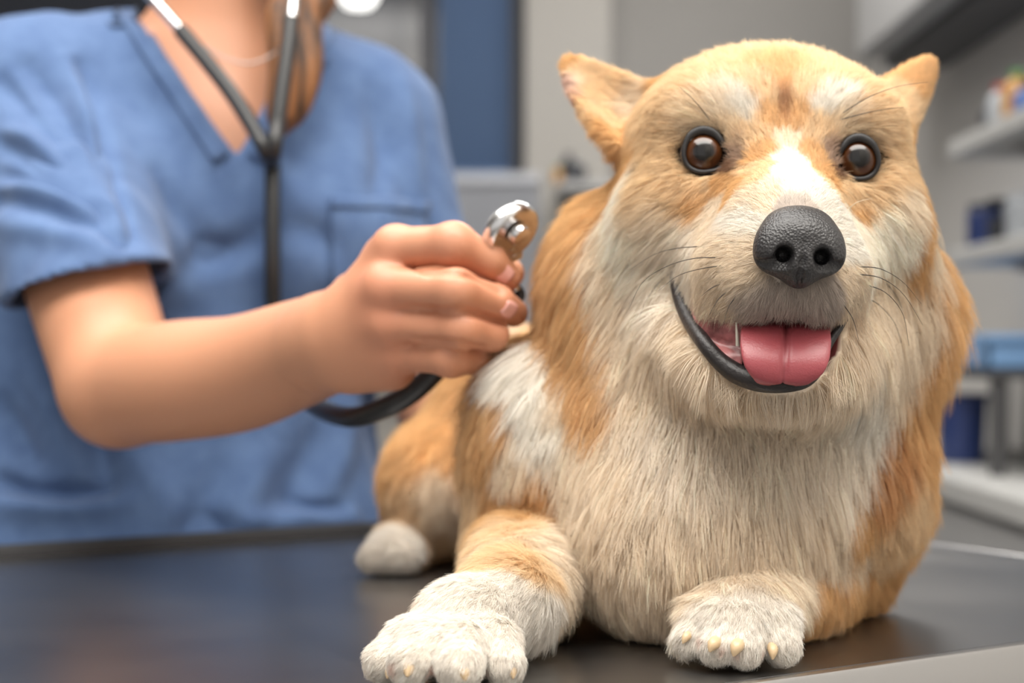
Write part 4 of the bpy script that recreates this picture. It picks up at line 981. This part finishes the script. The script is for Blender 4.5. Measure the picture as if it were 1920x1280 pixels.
# folds in the cloth: (points in view, depth of crease (+ ridge), width)
FOLDS = [
 ([(55, 120), (110, 190), (160, 280), (200, 370), (222, 450)], -.010, .013), ([(150, 120), (185, 220), (205, 320), (225, 430)], -.007, .010), ([(130, 110), (165, 220), (190, 330)], .006, .011),
 ([(0, 150), (60, 210), (120, 290), (170, 350)], -.007, .011), ([(0, 265), (70, 300), (150, 350), (205, 385)], -.006, .010), ([(0, 325), (80, 340), (180, 372)], -.005, .009), ([(0, 375), (90, 392), (190, 430)], -.005, .009), ([(0, 240), (70, 265), (140, 310)], .005, .011), ([(0, 350), (80, 362), (170, 395)], .004, .009), ([(0, 420), (100, 440), (200, 470)], .004, .012),
 ([(250, 60), (310, 160), (370, 260), (420, 320)], .004, .018), ([(300, 330), (360, 420), (400, 470)], -.006, .016), ([(480, 440), (430, 470), (390, 480), (360, 500)], -.008, .016), ([(540, 420), (600, 440), (640, 480)], -.006, .018), ([(700, 180), (712, 280), (705, 380)], -.005, .014), ([(760, 170), (770, 280), (780, 380)], .004, .014), ([(650, 130), (660, 240), (650, 340)], .003, .018),
 ([(330, 600), (310, 700), (280, 560)], -.004, .02), ([(0, 760), (40, 830), (70, 880)], -.008, .014), ([(60, 700), (110, 800), (150, 900)], .006, .014), ([(130, 700), (180, 800), (200, 890)], -.006, .013), ([(0, 900), (60, 920), (130, 925), (200, 920)], -.012, .010), ([(0, 950), (100, 952), (240, 940)], .007, .014), ([(240, 850), (300, 930), (320, 990)], .005, .018), ([(420, 850), (400, 920), (350, 980)], -.005, .018), ([(520, 820), (480, 900), (440, 980)], .005, .020), ([(600, 800), (560, 900), (500, 990)], -.005, .018), ([(550, 935), (590, 950), (640, 955)], -.008, .008), ([(340, 1010), (380, 985), (420, 990), (445, 1015)], -.010, .014), ([(650, 780), (640, 860), (610, 930)], .005, .018), ([(450, 985), (540, 972), (660, 965)], .006, .012),
]
sn = vnormals(SV, SQ); disp = np.zeros(len(SV))
for pts, amp, wid in FOLDS:
    q = [hit(_sb, a, b)[0] for a, b in spline(pts, 12)]; q = [p for p in q if p is not None]
    if len(q) < 2: continue
    q = spline(q, 40); lo = q.min(0) - 3 * wid; hi = q.max(0) + 3 * wid; m = np.nonzero(((SV > lo) & (SV < hi)).all(1))[0]
    d2 = ((SV[m][:, None, :] - q[None]) ** 2).sum(2); j = d2.argmin(1); fade = np.sin(np.pi * np.clip((j + 3) / 45, 0, 1)) ** .5
    disp[m] += 1.5 * amp * np.exp(-d2.min(1) / (wid * wid) * 1.6) * fade
for i, v in enumerate(SV):
    disp[i] += .0045 * noise.noise(Vector((v[0] * 13, v[1] * 13, v[2] * 7))) + .0022 * noise.noise(Vector((v[0] * 34, v[1] * 34, v[2] * 20 + 5)))
SV = SV + sn * np.clip(disp, -.0115, .014)[:, None]
SV = laplace(SV, SQ, 1)
mscrub = mat('blue_scrub_cotton', rough=.85); noise_color(mscrub, srgb(76, 99, 138), srgb(86, 110, 149), 50); add_bump(mscrub, 1500, .25, .0006)
bsdf(mscrub).inputs['Sheen Weight'].default_value = .12; bsdf(mscrub).inputs['Specular IOR Level'].default_value = .2
scrub = obj_np('scrub_top', SV, SQ, mscrub, person)
_sb = bvh_of(SV, SQ)
def on_scrub(px, py, off):
    p, n = hit(_sb, px, py)
    if p is None:
        p, n = [np.array(v) for v in _sb.find_nearest(Vector(P(px, py, 1.27)))[:2]]
    return p + n * off
def patch(name, grid, thick, m, parent):
    r, c = len(grid), len(grid[0]); vs = [p for row in grid for p in row]; fs = [(i * c + j, i * c + j + 1, (i + 1) * c + j + 1, (i + 1) * c + j) for i in range(r - 1) for j in range(c - 1)]
    o = MB().add(vs, fs).build(name, m, parent, auto=False); md = o.modifiers.new('thickness', 'SOLIDIFY'); md.thickness = thick; md.offset = 0
    return o
patch('pocket', [[on_scrub(lerp(620, 795, j / 16), lerp(372 + 10 * j / 16, 590, i / 14), .0035) for j in range(17)] for i in range(15)], .002, mscrub, scrub)
patch('pocket_hem', [[on_scrub(lerp(618, 797, j / 16), lerp(370 + 10 * j / 16, 392 + 10 * j / 16, i / 3), .0052) for j in range(17)] for i in range(4)], .002, mscrub, scrub)
patch('neck_band', [[on_scrub(lerp(lerp(238, 440, i / 24) - 12, lerp(238, 440, i / 24) - 40, j / 4), lerp(-20, 292, i / 24) + 16 * j / 4, .0022) for j in range(5)] for i in range(25)], .002, mscrub, scrub)
patch('neck_band', [[on_scrub(lerp(lerp(628, 452, i / 24) + 12, lerp(628, 452, i / 24) + 40, j / 4), lerp(-20, 292, i / 24) + 16 * j / 4, .0022) for j in range(5)] for i in range(25)], .002, mscrub, scrub)
# trousers and shoes (below the table top)
def trousers():
    s = SDF(axis_coords(-.55, .0, [], .008), axis_coords(1.18, 1.6, [], .008), axis_coords(.04, .93, [], .008))
    s.ell(T(-.022, -.005, .84), (.162, .105, .10), .04, ax=PAX)
    for q in (-1, 1): s.chain([T(.078 * q - .02, -.01, .80), T(.085 * q - .015, -.02, .46), T(.09 * q - .01, -.05, .07)], [.088, .066, .060], .02, kin=.03)
    s.plane((0, 0, .06), (0, 0, -1)); s.plane((0, 0, .90), (0, 0, 1)); return s.mesh(2)
TVv, TQq = trousers(); obj_np('scrub_trousers', TVv, TQq, mscrub, person)
mshoe = mat('white_clog_rubber', (.7, .7, .7), .5)
def shoe(q):
    s = SDF(axis_coords(-.5, .05, [], .005), axis_coords(1.1, 1.6, [], .005), axis_coords(-.01, .14, [], .004)); c = T(.09 * q - .01, -.02, .04)
    s.ell(c + PF * .03, (.045, .13, .045), .02, ax=PAX); s.ell(c - PF * .05 + PZ * .02, (.040, .06, .05), .02, ax=PAX); s.plane((0, 0, .001), (0, 0, -1)); return s.mesh(1)
for q in (-1, 1):
    a, b = shoe(q); obj_np('shoe', a, b, mshoe, person)

# ------------------------------------------------------------------ stethoscope
mtube = mat('black_stethoscope_rubber', (.018, .019, .021), .38); mchr = mat('chrome_steel', (.72, .72, .73), .22, 1.0); mdia = mat('diaphragm_plastic', (.75, .74, .70), .4)
st = empty('stethoscope', P(512, 290, 1.2), 'black stethoscope hanging over the blue scrubs with its chrome chest piece held to the dog', 'stethoscope')
def os_(px, py, off=.010): return on_scrub(px, py, off)
Yj = os_(512, 300, .012)
lt = spline([P(338, 56, 1.235), P(390, 118, 1.225), P(436, 178, 1.215), P(474, 238, 1.205), P(499, 285, 1.20), Yj + (0, 0, -.008)], 30)
rt = spline([P(546, 34, 1.225), P(540, 90, 1.218), P(530, 160, 1.210), P(520, 230, 1.203), P(513, 285, 1.20), Yj + (0, 0, -.008)], 30)
MB().tube(lt, .0062, 12).tube(rt, .0062, 12).build('yoke_tubing', mtube, st)
dn = spline([Yj + (0, 0, .0), os_(515, 400, .010), os_(515, 500, .010), os_(515, 580, .010), os_(525, 680, .014), P(560, 735, 1.12), P(605, 768, 1.02), P(660, 782, .955), P(720, 765, .925), P(780, 730, .915), P(850, 660, .905), P(920, 590, .885), P(966, 548, .864)], 70)
MB().tube(dn, .0063, 14).build('tubing', mtube, st)
for pts in ([P(338, 56, 1.235), P(315, 30, 1.245), P(285, -5, 1.26), P(240, -60, 1.29), P(262, -190, 1.31), hc - hs * .085 - hu * .02], [P(546, 40, 1.225), P(550, 5, 1.23), P(556, -60, 1.245), P(585, -190, 1.28), hc + hs * .085 - hu * .02]):
    MB().tube(spline(pts, 24), .0044, 12).build('ear_tube', mchr, st)
MB().tube(spline([P(338, 56, 1.235), P(385, 88, 1.232), P(430, 112, 1.228), P(475, 118, 1.226), P(520, 95, 1.226), P(546, 50, 1.225)], 30), .0008, 8).build('spring', mat('spring_steel', (.35, .30, .28), .35, 1.0), st)
# chest piece: two-sided head seen nearly edge on, its stem in the fingers
cc = P(958, 434, .848); an = nrm([.62, -.52, -.58])                                   # axis of the two-sided head
MB().lathe(cc, an, [(1e-5, -.0060), (.0110, -.0060), (.0150, -.0052), (.0168, -.0035), (.0172, -.0005), (.0168, .0025), (.0152, .0040), (.0140, .0036), (.0060, .0026), (1e-5, .0026)], 48).build('chest_piece', mchr, st)
MB().lathe(cc - an * .0058, -an, [(.0135, 0), (.0132, .0009), (1e-5, .0012)], 40).build('diaphragm', mdia, st)
MB().lathe(cc + an * .0026 + nrm([.6, -.3, .2]) * .002, an, [(.0062, 0), (.0064, .0020), (.0052, .0042), (.0025, .0052), (1e-5, .0053)], 28).build('swivel_knob', mchr, st)
sd = nrm(P(966, 545, .866) - cc); sd = nrm(sd - an * (sd @ an)); sw = np.cross(an, sd)
MB().box(cc + sd * .0165 + an * .002, (.0150, .0050, .0050), np.array([sw, sd, an]), .0012).build('hinge_bar', mchr, st)
MB().tube([cc + sd * .010, cc + sd * .020, cc + sd * .026, P(966, 548, .864)], [.0040, .0042, .0036, .0034], 14).build('stem', mchr, st)
